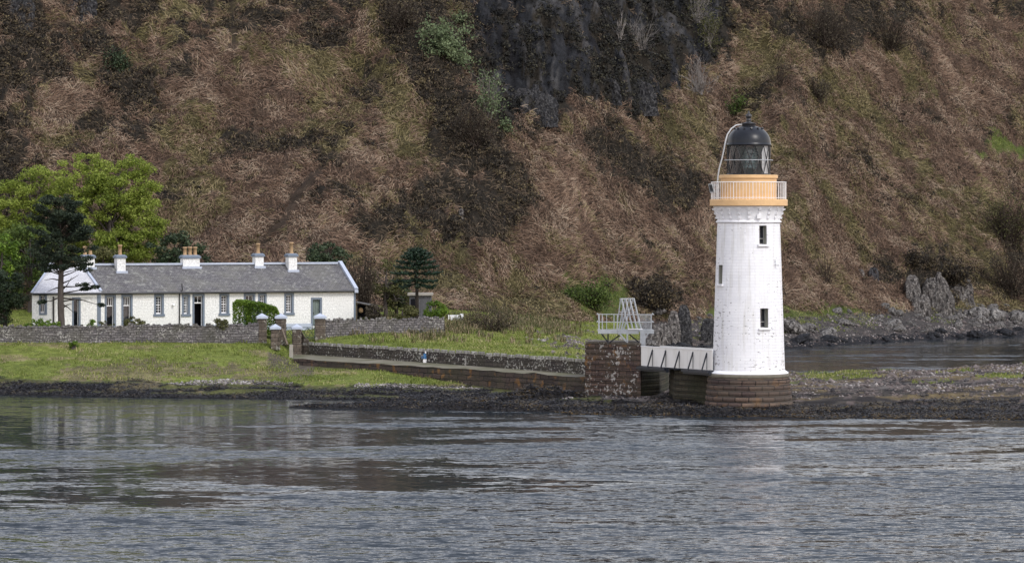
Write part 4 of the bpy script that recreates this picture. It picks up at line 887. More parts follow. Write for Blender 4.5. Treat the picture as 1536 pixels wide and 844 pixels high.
for kd, u0, u1, w0, w1 in holes:
    a_, b_, c_, d_ = u0 + SB, u1 - SB, (w0 + (SB if kd == 'sash' else 0)), w1 - SB; dp = .30
    mb = MB(); y_ = -.02
    mb.box(u0, a_, y_, -.002, w0, w1); mb.box(b_, u1, y_, -.002, w0, w1); mb.box(a_, b_, y_, -.002, d_, w1)
    if kd == 'sash': mb.box(u0 - .06, u1 + .06, y_ - .07, -.002, w0 - .02, c_)
    # reveals
    for f in ([(a_, y_, c_), (a_, dp, c_), (a_, dp, d_), (a_, y_, d_)], [(b_, dp, c_), (b_, y_, c_), (b_, y_, d_), (b_, dp, d_)], [(a_, y_, d_), (a_, dp, d_), (b_, dp, d_), (b_, y_, d_)], [(a_, dp, c_), (a_, y_, c_), (b_, y_, c_), (b_, dp, c_)]): mb.face(f)
    nm = 'door' if 'door' in kd else 'window'
    root = hb(mb, nm, M['blue_grey'])
    W = b_ - a_; Hh = d_ - c_; v = dp - .1
    fr = MB(); t = .06
    def vb(u, z0_, z1_, w=.05): fr.box(u - w / 2, u + w / 2, v, v + .05, z0_, z1_)
    def hbar(z, ua, ub, w=.05): fr.box(ua, ub, v + .002, v + .048, z - w / 2, z + w / 2)
    if nm == 'window':
        vb(a_ + .035, c_, d_, .07); vb(b_ - .035, c_, d_, .07); hbar(d_ - .04, a_ + .07, b_ - .07, .08); hbar(c_ + .05, a_ + .07, b_ - .07, .12)
        if kd == 'sash':
            vb((a_ + b_) / 2, c_ + .1, d_ - .07, .035)
            for k in range(1, 6): hbar(c_ + .1 + (Hh - .17) * k / 6, a_ + .07, b_ - .07, .07 if k == 3 else .035)
        else:
            ht = d_ - .28 * Hh; hbar(ht, a_ + .07, b_ - .07, .08)
            for k in (1, 2): vb(a_ + W * k / 3, ht + .04, d_ - .07, .035)
        hb(fr, 'sash', M['white'], root)
        g = MB(); g.face([(a_, v + .055, c_), (b_, v + .055, c_), (b_, v + .055, d_), (a_, v + .055, d_)]); hb(g, 'pane', M['glass'], root)
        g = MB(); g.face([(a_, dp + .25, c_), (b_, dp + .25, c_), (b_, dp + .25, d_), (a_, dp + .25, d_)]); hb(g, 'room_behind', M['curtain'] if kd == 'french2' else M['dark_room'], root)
        for k, u_ in ((0, a_), (1, b_)):
            g.face([(u_, dp, c_), (u_, dp + .25, c_), (u_, dp + .25, d_), (u_, dp, d_)])
    elif kd in ('door', 'door2'):
        ht = d_ - .22 * Hh; vb(a_ + .03, c_, d_, .06); vb(b_ - .03, c_, d_, .06); hbar(ht, a_ + .06, b_ - .06, .09); hbar(d_ - .03, a_ + .06, b_ - .06, .06); vb((a_ + b_) / 2, ht + .045, d_ - .06, .035)
        hb(fr, 'door_frame', M['white'], root)
        g = MB(); g.face([(a_, v + .055, ht), (b_, v + .055, ht), (b_, v + .055, d_), (a_, v + .055, d_)]); hb(g, 'transom_pane', M['glass'], root)
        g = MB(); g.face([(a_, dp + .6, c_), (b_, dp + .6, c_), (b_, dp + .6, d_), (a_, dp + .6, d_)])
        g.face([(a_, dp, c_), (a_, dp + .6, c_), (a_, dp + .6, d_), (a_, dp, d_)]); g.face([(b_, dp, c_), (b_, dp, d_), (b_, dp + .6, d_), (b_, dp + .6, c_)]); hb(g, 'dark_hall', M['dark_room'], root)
        g = MB(); g.box(a_ - .05, b_ + .05, -.25, .02, -.05, .10); hb(g, 'doorstep', M['concrete'], root)
    else:
        g = MB(); n_ = 4
        for k in range(n_): g.box(a_ + W * k / n_ + .008, a_ + W * (k + 1) / n_ - .008, v, v + .05, c_, d_)
        hb(g, 'door_leaf', M['door_green'], root)
        g = MB(); g.box(a_ + .1, a_ + .14, v - .04, v - .002, c_ + Hh * .45, c_ + Hh * .52); hb(g, 'handle', M['black_iron'], root)
        g = MB(); g.box(a_ - .05, b_ + .05, -.25, .02, -.1, .12); hb(g, 'doorstep', M['white'], root)
# roof
OVH = .22
def roof_pt(u, v): return (u, v, EH + .04 + (RH - EH) * v / RV)
mb = MB(); e0 = -OVH
for k in range(8):
    va, vb_ = e0 + (RV - e0) * k / 8, e0 + (RV - e0) * (k + 1) / 8
    mb.face([roof_pt(.0, va), roof_pt(U1 - .12, va), roof_pt(U1 - .12, vb_), roof_pt(.0, vb_)])
zr_ = RH + .04; be = EH + .04 - (RH - EH) * OVH / RV
mb.face([(U1 - .12, D2 + OVH, be), (0, D2 + OVH, be), (0, RV, zr_), (U1 - .12, RV, zr_)])
mb.face([(0, e0, be), (0, e0, be - .06), (U1 - .12, e0, be - .06), (U1 - .12, e0, be)])
roof = hb(mb, 'roof', M['slate'])
mb = MB(); mb.bar((-1.2, RV, zr_ + .05), (U1 - .3, RV, zr_ + .05), .42, .16); hb(mb, 'ridge_lead', M['lead'], roof)
mb = MB(); sl = (zr_ - be) / (RV - e0)
mb.bar((U1 - .02, e0 - .05, be + .06), (U1 - .02, RV + .02, zr_ + .12), .30, .24); mb.bar((U1 - .02, D2 + OVH, be + .06), (U1 - .02, RV + .04, zr_ + .12), .30, .24)
mb.box(U1 - .18, U1 + .14, e0 - .1, .1, be - .22, be + .02); hb(mb, 'gable_coping', M['lead'], roof)
mb = MB(); mb.tube([(-5.75, e0 - .42, be - .07), (-.05, e0 - .42, be - .07)], .085, 8); mb.tube([(-.05, e0 - .08, be - .07), (U1 - .2, e0 - .08, be - .07)], .085, 8); hb(mb, 'gutter', M['black_iron'])
mb = MB(); u_ = hu(271); mb.tube([(u_ + .05, -.15, EH + .55), (u_ + .05, -.3, EH + .05), (u_ - .12, -.12, EH - .28), (u_ - .12, -.09, .0)], .05, 8); hb(mb, 'downpipe', M['black_iron'])
mb = MB(); u_ = hu(259.5); mb.tube([(u_, 0, 2.0), (u_, -.15, 2.0), (u_, -.18, 1.9)], [.06, .08, .10], 8); hb(mb, 'wall_lamp', M['white'])
# chimneys: centre px, width m, depth v, base w, stack top, pots
def chimney(pxc, wd, v, topw, pots, ph, dpt=.75, pr=.15):
    u_ = hu(pxc, v); mb = MB(); zb_ = EH + .05 + (RH - EH) * min(v, D2 - v) / RV - .5
    mb.box(u_ - wd / 2, u_ + wd / 2, v - dpt / 2, v + dpt / 2, zb_, topw - .24); ch = hb(mb, 'chimney', M['harl'])
    mb = MB(); mb.box(u_ - wd / 2 - .09, u_ + wd / 2 + .09, v - dpt / 2 - .09, v + dpt / 2 + .09, topw - .237, topw - .08); mb.box(u_ - wd / 2 - .09, u_ + wd / 2 + .09, v - dpt / 2 - .09, v + dpt / 2 + .09, topw - .079, topw + .04, .2); hb(mb, 'chimney_cap', M['blue_grey'], ch)
    mb = MB(); mb.box(u_ - wd / 2 - .12, u_ + wd / 2 + .12, v - dpt / 2 - .2, v - dpt / 2 - .003, zb_ + .12, zb_ + .34); hb(mb, 'lead_apron', M['lead'], ch)
    for k in range(pots):
        pu = u_ + (k - (pots - 1) / 2) * .44; mb = MB()
        mb.lathe([(pr + .03, topw), (pr + .02, topw + .08), (pr - .01, topw + .12), (pr, topw + ph - .14), (pr + .04, topw + ph - .12), (pr + .04, topw + ph - .04), (pr, topw + ph), (pr - .05, topw + ph), (pr - .05, topw + ph - .3)], (pu, v), 14); hb(mb, 'chimney_pot', M['pot'], ch)
chimney(131.5, .95, RV, hwz(382.5, hu(131, RV), RV), 2, .72)
chimney(180, .72, RV - .55, hwz(382.5, hu(180, RV), RV), 1, .84)
chimney(285, 1.42, RV, hwz(383, hu(285, RV), RV), 3, .70)
chimney(387, .72, RV, hwz(380.5, hu(387, RV), RV), 1, .86)
chimney(437, .74, RV - .55, hwz(380.5, hu(437, RV), RV), 1, .96)
# wing with the pale hipped roof
WU = hu(48, -.3); WV = -.3
WO = [(hu(58.5, WV), hu(70.5, WV), hwz(472.5, WU, WV), hwz(439.5, WU, WV)), (hu(108, WV), hu(121, WV), .12, hwz(446.5, WU, WV))]
mb = MB(); wall_grid(mb, WU, -.02, -.3, EH, WV, [(h[0] + .1, h[1] - .1, h[2] + .1, h[3] - .1) for h in WO])
WB = WU + 2.15; mb.face([(WB, D2, -.3), (WU, WV, -.3), (WU, WV, EH), (WB, D2, EH)]); mb.face([(-.02, WV, -.3), (-.02, .02, -.3), (-.02, .02, EH), (-.02, WV, EH)]); mb.face([(0, D2 + .01, -.3), (WB, D2 + .01, -.3), (WB, D2 + .01, EH), (0, D2 + .01, EH)])
hb(mb, 'wing_wall', M['harl'])
ra_, rb_ = hu(76, RV), hu(124, RV); e1_ = WV - OVH
mb = MB(); zt_ = RH - .02; ze = be
fr_ = [(WU - .12, e1_, ze), (-.03, e1_, ze), (rb_, RV, zt_), (ra_, RV, zt_)]; mb.face(fr_)
mb.face([(WB - .12, D2 + .2, ze), (WU - .12, e1_, ze), (ra_, RV, zt_), (ra_, RV + .2, zt_)]); mb.face([(-.03, e1_, ze), (-.03, D2 + .2, ze), (rb_, RV + .2, zt_), (rb_, RV, zt_)])
mb.face([(-.03, D2 + .2, ze), (WB - .12, D2 + .2, ze), (ra_, RV + .2, zt_), (rb_, RV + .2, zt_)]); mb.face([(ra_, RV, zt_), (rb_, RV, zt_), (rb_, RV + .2, zt_), (ra_, RV + .2, zt_)])
wr = hb(mb, 'wing_roof', M['slate_pale'])
mb = MB(); mb.bar((-.03, e1_ + .1, ze + .12), (rb_, RV, zt_ + .08), .2, .12); mb.bar((WU - .1, e1_, ze + .05), (ra_, RV, zt_ + .06), .16, .08); mb.bar((ra_ - .25, RV, zt_ + .12), (ra_ + .25, RV, zt_ + .12), .3, .3); hb(mb, 'hip_lead', M['lead'], wr)
for k, (a_, b_, c_, d_) in enumerate(WO):
    mb = MB(); y_ = WV - .02; s_ = .14
    mb.box(a_, a_ + s_, y_, WV - .002, c_, d_); mb.box(b_ - s_, b_, y_, WV - .002, c_, d_); mb.box(a_ + s_, b_ - s_, y_, WV - .002, d_ - s_, d_); mb.box(a_ + s_, b_ - s_, y_ - .04, WV - .002, c_, c_ + s_)
    mb.face([(b_ - s_, WV + .3, c_ + s_), (b_ - s_, y_, c_ + s_), (b_ - s_, y_, d_ - s_), (b_ - s_, WV + .3, d_ - s_)]); mb.face([(a_ + s_, y_, c_ + s_), (a_ + s_, WV + .3, c_ + s_), (a_ + s_, WV + .3, d_ - s_), (a_ + s_, y_, d_ - s_)])
    root = hb(mb, 'window' if k == 0 else 'door', M['blue_grey']); fr = MB(); v = WV + .2; a2, b2, c2, d2 = a_ + s_, b_ - s_, c_ + s_, d_ - s_
    fr.box(a2, a2 + .06, v, v + .05, c2, d2); fr.box(b2 - .06, b2, v, v + .05, c2, d2); fr.box(a2 + .06, b2 - .06, v + .002, v + .048, d2 - .1, d2); fr.box(a2 + .06, b2 - .06, v + .002, v + .048, c2, c2 + .14)
    if k == 0: fr.box((a2 + b2) / 2 - .02, (a2 + b2) / 2 + .02, v + .004, v + .046, c2 + .14, d2 - .1); fr.box(a2 + .06, b2 - .06, v + .006, v + .044, (c2 + d2) / 2 - .03, (c2 + d2) / 2 + .03)
    hb(fr, 'sash' if k == 0 else 'door_frame', M['white'], root)
    g = MB(); g.face([(a2, v + .055, c2), (b2, v + .055, c2), (b2, v + .055, d2), (a2, v + .055, d2)]); hb(g, 'pane', M['glass'], root)
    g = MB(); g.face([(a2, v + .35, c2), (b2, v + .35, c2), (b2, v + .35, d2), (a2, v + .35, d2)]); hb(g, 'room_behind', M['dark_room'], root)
mb = MB(); u_ = hu(80, WV); mb.tube([(u_, WV - .08, 2.75), (u_, WV - .08, 0)], .07, 8); hb(mb, 'downpipe', M['black_iron'])
mb = MB(); mb.box(-.34, -.02, WV - .024, WV - .003, -.2, EH - .1); hb(mb, 'quoin_strip', M['blue_grey'])
# ------------------------------------------------------------------ garden walls, gate, posts
def rubble_wall(name, label, pts, thick=.55, zb=None):
    """pts = [(px, Y, py_top)]"""
    o = (wx(pts[len(pts) // 2][0], pts[len(pts) // 2][1]), pts[len(pts) // 2][1], 3)
    root = thing(name, label, 'wall', o); rw = np.random.default_rng(abs(int(pts[0][0])) + 3)
    xs = np.arange(pts[0][0], pts[-1][0] + .1, 4.0); Ys = np.interp(xs, [p_[0] for p_ in pts], [p_[1] for p_ in pts]); Ts = np.interp(xs, [p_[0] for p_ in pts], [p_[2] for p_ in pts])
    rows = []; top = np.array([wz(t, y_) for t, y_ in zip(Ts, Ys)]) + rw.normal(0, .045, len(xs))
    for f_ in (0, .3, .6, .85, 1): rows.append([(wx(x, y_) + rw.normal(0, .02), y_ + rw.normal(0, .035) + .08 * f_, 2.4 + (t - 2.4) * f_) for x, y_, t in zip(xs, Ys, top)])
    mb = MB(); mb.grid(rows, smooth=False); back = [[(a_[0], a_[1] + thick - .1 * (a_[2] > 4), a_[2]) for a_ in r] for r in rows]
    mb.grid(back, smooth=False, flip=True); mb.grid([rows[-1], back[-1]], smooth=False)
    for e in (0, -1): mb.face([rows[0][e], rows[-1][e], back[-1][e], back[0][e]])
    mb.build('wall_body', M['wall_stone'], root, o)
    cp = MB(); i = 0
    while i < len(xs) - 1:
        x0_, x1_ = xs[i] + .2, xs[i + 1] - .2
        if rw.random() < .8:
            t = (top[i] + top[i + 1]) / 2; p0, p1 = fp(x0_, Ys[i]), fp(x1_, Ys[i + 1]); h_ = rw.uniform(.06, .2)
            cp.prism([(p0[0], p0[1] + .02), (p1[0], p1[1] + .02), (p1[0], p1[1] + thick), (p0[0], p0[1] + thick)], t - .03, t + h_, .06)
        i += 1
    cp.build('cope_stones', M['wall_stone'], root, o, bevel=.03); return root
rubble_wall('garden_wall', 'long grey rubble garden wall in front of the white cottages', [(-140, 262.5, 492), (0, 263.5, 491), (200, 265.5, 489.5), (388, 268, 487)])
rubble_wall('garden_wall', 'shorter grey rubble wall right of the gate below the monkey puzzle tree', [(487, 272, 480), (580, 275, 479), (668, 278, 477)])
def gatepost(px, Y, ytop, ybot, w, label, capc='lead', group='stone gate posts with grey caps'):
    X = wx(px, Y); zt_, zb_ = wz(ytop, Y), wz(ybot, Y) - .4; root = thing('gate_post', label, 'gate post', (X, Y, zb_), R_(8), group); h_ = zt_ - zb_
    mb = MB(); coursed(mb, [(-w / 2, -w / 2), (w / 2, -w / 2), (w / 2, w / 2), (-w / 2, w / 2)], 0, h_ - .42, .34, .01, .02); mb.build('shaft', M['pillar_stone'], root)
    c = w / 2 + .1; mb = MB(); mb.box(-c, c, -c, c, h_ - .418, h_ - .25); mb.prism([(-c, -c), (c, -c), (c, c), (-c, c)], h_ - .249, h_, c * 1.38); mb.build('cap', M[capc], root, bevel=.01)
gatepost(393, 268.5, 469.5, 510, .68, 'gate post at the right end of the long garden wall, half behind the hedge')
gatepost(421, 270, 469.5, 510, .80, 'tall gate post just left of the lattice gate')
gatepost(480, 271.5, 469.5, 504, .78, 'tall gate post right of the lattice gate at the start of the short wall')
gatepost(413, 267, 485.5, 517, .66, 'shorter front gate post on the grass bank, left of the pier path')
gatepost(445, 269, 485.5, 533, .66, 'shorter front gate post where the pier parapet sweeps up')
GYt = 270.8; gt = thing('lattice_gate', 'dark green gate of crossed lattice bars between the tall gate posts', 'gate', (wx(450, GYt), GYt, wz(508, GYt))); GO = (wx(450, GYt), GYt, wz(508, GYt))
mb = MB(); g0, g1 = pt(429, 506, GYt), pt(472, 506, GYt); zt_ = wz(491, GYt); zb_ = g0[2]
for z_ in (zb_, zt_): mb.bar((g0[0], GYt, z_), (g1[0], GYt, z_), .05)
for f_ in (0, .5, 1): x_ = g0[0] + (g1[0] - g0[0]) * f_; mb.bar((x_, GYt, zb_), (x_, GYt, zt_), .06)
fr = mb.build('gate_frame', M['gate_paint'], gt, GO); mb = MB()
for k in range(4):
    xa, xb = g0[0] + (g1[0] - g0[0]) * k / 4, g0[0] + (g1[0] - g0[0]) * (k + 1) / 4; mb.bar((xa, GYt + .03, zb_), (xb, GYt + .03, zt_), .035); mb.bar((xa, GYt + .07, zt_), (xb, GYt + .07, zb_), .035)
mb.build('lattice', M['gate_paint'], gt, GO)
a_, b_ = pt(423, 493, 266.5), pt(431, 517, 265.5); mb = MB(); mb.bar(a_, b_, .14); tag(mb.build('timber_prop', M['wood'], None, tuple(b_)), 'brown timber prop leaning on the front gate post', 'timber')
c_ = pt(437, 525, 266); mb = MB(); mb.prism([(c_[0] - .17, c_[1] - .06), (c_[0] + .15, c_[1] - .06), (c_[0] + .15, c_[1] + .06), (c_[0] - .17, c_[1] + .06)], c_[2] - .7, c_[2] + .45, .03); tag(mb.build('stone_slab', M['concrete'], None, tuple(c_), bevel=.02), 'pale upright stone slab at the landward end of the pier path', 'stone slab')
# shed, lean-to, white wall
SYd = 291.0; zs0 = wz(470, SYd) - .6; sh = thing('garden_shed', 'grey weathered shed with a pale flat roof behind the monkey puzzle tree', 'shed', (wx(630, SYd), SYd, zs0)); HO = (wx(630, SYd), SYd, zs0)
x0_, x1_ = wx(614, SYd), wx(647, SYd); mb = MB()
for k in range(12): mb.box(x0_ + (x1_ - x0_) * k / 12 + .006, x0_ + (x1_ - x0_) * (k + 1) / 12 - .006, SYd + (k % 2) * .01, SYd + 1.8, zs0, wz(443, SYd))
mb.build('board_wall', plain('grey_boards', (.12, .12, .125), (.07, .07, .075), 3, .9, .2, .4, stretch=(1, 1, .2)), sh, HO)
mb = MB(); mb.prism([(x0_ - .15, SYd - .2), (x1_ + .12, SYd - .2), (x1_ + .12, SYd + 2), (x0_ - .15, SYd + 2)], wz(443, SYd) + .003, wz(439.5, SYd), 0); mb.build('roof', M['concrete'], sh, HO, bevel=.03)
mb = MB(); mb.box(x0_ + .12, x0_ + .5, SYd - .03, SYd - .005, wz(464, SYd), wz(448, SYd)); mb.build('door', M['dark_room'], sh, HO)
LYd = 286.0; zl0 = 3.5; le = thing('lean_to', 'low open lean-to with a grey sloping roof beside the cottage gable', 'lean-to', (wx(546, LYd), LYd, zl0)); EO = (wx(546, LYd), LYd, zl0)
p0, p1 = pt(534, 453, LYd), pt(566, 459, LYd); mb = MB(); mb.bar(p0 + np.array((0, .6, 0)), p1 + np.array((0, .6, 0)), 1.7, .07); mb.build('roof', M['slate'], le, EO)
mb = MB()
for x_, y_ in ((535, 455), (550, 457.5), (564, 460)): q_ = pt(x_, y_, LYd); mb.bar((q_[0], LYd, zl0 - .2), q_, .09)
mb.build('posts', M['wood'], le, EO); mb = MB(); q_ = pt(534, 455, LYd + 1.3); q2 = pt(565, 461, LYd + 1.3); mb.face([(q_[0], q_[1], zl0 - .2), (q2[0], q2[1], zl0 - .2), q2, q_]); mb.build('back_wall', M['dark_room'], le, EO)
c_ = pt(541.5, 465, LYd + .3); mb = MB(); mb.lathe([(0, c_[2] - .22), (.16, c_[2] - .18), (.2, c_[2]), (.14, c_[2] + .18), (0, c_[2] + .22)], (c_[0], c_[1]), 14); tag(mb.build('buoy', M['pot'], None, tuple(c_)), 'round faded orange buoy hanging in the lean-to', 'buoy')
WYd = float(ground(684, 482)[1]); c_ = pt(684, 478, WYd); mb = MB(); q0, q1 = pt(672, 472, WYd), pt(690, 473, WYd); ww = thing('whitewashed_wall', 'short whitewashed stub of wall beyond the end of the garden wall', 'wall', tuple(c_)); 
mb.box(q0[0], q1[0], WYd, WYd + .4, wz(484, WYd), q0[2] - .02); mb.build('wall_body', M['white_stone'], ww, tuple(c_)); mb = MB(); q2 = pt(695, 472, WYd); mb.box(q1[0] + .01, q2[0], WYd - .08, WYd + .48, wz(485, WYd), q2[2] + .08); mb.build('end_pillar', M['white_stone'], ww, tuple(c_), bevel=.05)
# ------------------------------------------------------------------ trees and shrubs
def tube_np(pts, rad, n=5):
    mb = MB(); mb.tube(pts, rad, n, False); return np.array(mb.v), np.array(mb.f)
def leafball(c, r, n, size, rg, hollow=.35):
    d = unit(rg.normal(0, 1, (n, 3))); rr_ = (hollow + (1 - hollow) * rg.random(n) ** .6)[:, None]
    return c + d * rr_ * np.asarray(r)
def tree(name, label, category, base, crown_c, crown_r, nclump, nleaf, size, leafmat, barkmat, clump_r=.9, seed=1, trunk_r=.25, lobes=None, group=None, hollow=.5, droop=0, limbs=14, blades_up=0):
    """lobes: list of (dx,dy,dz,rx,ry,rz) crown masses; otherwise one ellipsoid"""
    rg = np.random.default_rng(seed); base = np.array(base, float); root = thing(name, label, category, tuple(base), 0, group); BO_ = tuple(base)
    lobes = lobes or [(0, 0, 0, *crown_r)]; cs = []
    tot = sum(l[3] * l[4] * l[5] for l in lobes)
    for l in lobes:
        m = max(3, int(nclump * l[3] * l[4] * l[5] / tot)); d = unit(rg.normal(0, 1, (m, 3))); k = (hollow + (1 - hollow) * rg.random(m) ** .5)[:, None]
        cs.append(np.array(crown_c) + np.array(l[:3]) + d * k * np.array(l[3:]))
    cs = np.concatenate(cs); cs[:, 2] = np.maximum(cs[:, 2], base[2] + .25)
    V = []; NN = []
    for c in cs:
        q = rg.uniform(.45, 1.25); L_ = leafball(c, np.array((1, 1, .62)) * clump_r * q, int(nleaf * q * q), size, rg, .2); V.append(L_); NN.append(unit(L_ - c + np.array((0, 0, .25)) * clump_r))
    pts = np.concatenate(V); v, f = quads(pts, size, np.concatenate(NN) + rng.normal(0, .35, pts.shape)); np_obj('crown', v, f, leafmat, root, BO_)
    parts = []; top = np.array(crown_c) + np.array((0, 0, crown_r[2] * .55)); mid = base * .5 + top * .5 + np.array((rg.normal(0, .15), 0, 0))
    parts.append(tube_np([base - np.array((0, 0, .4)), base * .75 + mid * .25, mid, top], [trunk_r * 1.25, trunk_r, trunk_r * .65, trunk_r * .15], 8))
    for c in cs[rg.permutation(len(cs))[:limbs]]:
        s_ = rg.uniform(.3, .75); st = base * (1 - s_) + top * s_; m_ = (st + c) / 2 + np.array((0, 0, rg.uniform(-.1, .35)))
        parts.append(tube_np([st, m_, c], [trunk_r * .38 * (1.2 - s_), trunk_r * .22, trunk_r * .06], 5))
    v, f = cat(parts); np_obj('trunk', v, f, barkmat, root, BO_); return root
def gp(px, Y): X = wx(px, Y); return np.array((X, Y, gz(X, Y)))
# big fresh green tree behind the left wing
Yb = 299.0; s1 = Yb / F
def mk(name, label, px, py, Y, rx, ry, nclump, nleaf, size, leaf, bark='bark', cr=.8, seed=1, lobes=None, tr=.2, baseY=None, hollow=.5, limbs=14, category='tree', base_px=None):
    """crown centred on (px,py) at distance Y, radii in photo pixels"""
    k = Y / F; c = pt(px, py, Y); b = gp(base_px or px, baseY or Y)
    lb_ = [(a[0] * k, 0 if len(a) < 5 else a[4], -a[1] * k, a[2] * k, a[2] * k * .8, a[3] * k) for a in lobes] if lobes else None
    return tree(name, label, category, b, c, (rx * k, rx * k * .8, ry * k), nclump, nleaf, size, M[leaf], M[bark], cr, seed, tr, lb_, None, hollow, 0, limbs)
mk('broadleaf_tree', 'large bright lime green tree in fresh leaf behind the left end of the cottages', 165, 315, 299, 90, 85, 400, 150, .105, 'leaf_lime', cr=.7, hollow=.25, seed=3, tr=.3, lobes=[(-40, -45, 45, 40), (20, -35, 52, 48), (45, 15, 38, 45), (-15, 25, 60, 60), (30, 55, 50, 35)], limbs=40)
mk('broadleaf_tree', 'thinner yellow-green tree at the left edge above the dark shrubs', 45, 315, 303, 55, 65, 200, 130, .105, 'leaf_lime', cr=.7, hollow=.25, seed=4, lobes=[(-35, -10, 35, 40), (20, -30, 38, 42), (-10, 40, 55, 35)], limbs=30)
mk('broadleaf_tree', 'mid green bushy tree low behind the dark pine on the left', 45, 385, 294, 60, 55, 110, 100, .13, 'leaf_mid', cr=.75, seed=5, limbs=20)
mk('shrub', 'bright green shrub at the left picture edge behind the garden', 4, 385, 288, 24, 40, 45, 100, .12, 'leaf_hedge', cr=.55, seed=6, category='shrub', limbs=6)
mk('shrub', 'dark rounded evergreen shrub at the left edge over the garden wall', 8, 440, 272, 30, 42, 70, 130, .11, 'leaf_dark', 'bark_dark', cr=.55, seed=7, category='shrub', limbs=8)
mk('shrub', 'dark evergreen mound directly behind the three-pot chimney', 262, 378, 297, 48, 32, 90, 110, .12, 'leaf_dark', 'bark_dark', cr=.6, seed=8, category='shrub', limbs=6, lobes=[(0, 0, 42, 28), (28, 12, 28, 22), (-22, 16, 28, 20)])
mk('shrub', 'pale green bush between the two leftmost chimneys', 155, 388, 291, 24, 18, 40, 90, .11, 'leaf_olive', cr=.5, seed=9, category='shrub', limbs=6)
mk('shrub', 'dark green ivy covered shrub behind the right end of the cottage roof', 492, 384, 297, 32, 20, 60, 100, .11, 'leaf_dark', 'bark_dark', cr=.5, seed=10, category='shrub', limbs=6)
mk('shrub', 'yellow-green thin leafed shrub left of the monkey puzzle tree', 580, 425, 294, 26, 40, 60, 60, .10, 'leaf_olive', cr=.6, seed=12, category='shrub', limbs=30, lobes=[(0, 0, 25, 38), (20, 15, 20, 25)])
mk('shrub', 'dark green shrub under the left side of the monkey puzzle tree', 594, 440, 297, 18, 26, 34, 80, .11, 'leaf_dark', 'bark_dark', cr=.5, seed=13, category='shrub', limbs=8)
mk('shrub', 'brown leafed rounded shrub beside the lean-to', 563, 468, 281, 16, 10, 24, 90, .09, 'leaf_brown', cr=.35, seed=14, category='shrub', limbs=4)
mk('shrub', 'olive green low shrub in front of the shed door', 604, 469, 281, 24, 11, 36, 90, .09, 'leaf_olive', cr=.35, seed=15, category='shrub', limbs=4)
mk('shrub', 'fresh green low shrub at the right corner of the shed', 652, 464, 282, 17, 14, 30, 90, .09, 'leaf_hedge', cr=.38, seed=16, category='shrub', limbs=4)
mk('shrub', 'grey-green rounded shrub growing over the garden wall under the double windows', 200, 485, 266.8, 17, 9, 26, 90, .08, 'leaf_olive', cr=.32, seed=17, category='shrub', limbs=4)
mk('shrub', 'flat green shrub along the wall foot left of the pine trunk', 65, 486, 266.6, 26, 7, 26, 80, .08, 'leaf_hedge', cr=.28, seed=18, category='shrub', limbs=4)
mk('shrub', 'small yellow-green plant on the wall beside the wing corner', 137, 486, 266, 7, 8, 12, 60, .07, 'leaf_hedge', cr=.25, seed=19, category='shrub', limbs=3)
mk('shrub', 'sparse grey plant at the foot of the wing wall', 160, 487, 266.9, 12, 7, 14, 50, .07, 'leaf_olive', cr=.28, seed=20, category='shrub', limbs=3)
mk('shrub', 'weedy plant on the garden wall below the sash window left of the hedge', 332, 485, 267.5, 10, 8, 14, 60, .08, 'leaf_olive', cr=.3, seed=21, category='shrub', limbs=3)
mk('shrub', 'small bright green weed clump in the grass at the foot of the long wall', 110, 516, 262.6, 9, 4, 10, 60, .07, 'leaf_hedge', cr=.25, seed=24, category='shrub', limbs=2)
# clipped hedge
k_ = 270.5 / F; rg = np.random.default_rng(31); hb_ = gp(385, 270.5); hroot = thing('clipped_hedge', 'bright green clipped hedge in front of the cottage windows by the gate', 'hedge', tuple(hb_))
pts = []
for _ in range(11000):
    x = rg.uniform(349, 421); f = (x - 349) / 72; topy = 450 + 13 * f ** 1.8 + (1 - min(1, (x - 349) / 6)) * 6 + max(0, (x - 412) / 9) ** 2 * 14; y_ = topy + 2 + rg.random() ** 1.5 * (500 - topy); dY = rg.uniform(-.7, .8); 
    if rg.random() < .45: dY = -.7 + rg.normal(0, .06)
    if rg.random() < .25: y_ = topy + rg.normal(0, .8)
    sh_ = max(0, abs(dY + .0) - .5) * 9; pts.append(pt(x, y_ + (sh_ if y_ < topy + 6 else 0), 270.5 + dY))
v, f = quads(np.array(pts), .075); np_obj('foliage', v, f, M['leaf_hedge'], hroot, tuple(hb_))
v, f = cat([tube_np([pt(x, 508, 270.6), pt(x + 2, 485, 270.6), pt(x + 5, 462, 270.6)], [.06, .04, .02], 5) for x in (356, 368, 382, 396, 408)]); np_obj('stems', v, f, M['bark_dark'], hroot, tuple(hb_))
# pine
YP = 268.0; kp = YP / F; pb_ = gp(92, YP); rg = np.random.default_rng(41); proot = thing('pine_tree', 'dark pine with a bare leaning trunk standing in front of the white wing', 'tree', tuple(pb_)); PBO = tuple(pb_)
trunk = [(92, 500), (92, 480), (91, 455), (91, 430), (92, 400), (91, 360), (88, 320), (88, 300)]
v, f = tube_np([pt(x, y_, YP) for x, y_ in trunk], [.32, .27, .25, .23, .19, .14, .08, .03], 10); np_obj('trunk', v, f, M['bark'], proot, PBO)
limbs = []; needles = []
def limb(p0, p1, r, sag=.2, tuft=0, ts=.3, mid=None):
    p0, p1 = np.array(p0), np.array(p1); m_ = (p0 + p1) / 2 + np.array((0, 0, sag)); limbs.append(tube_np([p0, m_, p1], [r, r * .6, r * .2], 5))
    for k in range(tuft): c = p0 + (p1 - p0) * rg.uniform(.55, 1.05) + np.array((0, 0, sag * .4)); needles.append(leafball(c, (ts, ts, ts * .5), 70, .1, rg, .1))
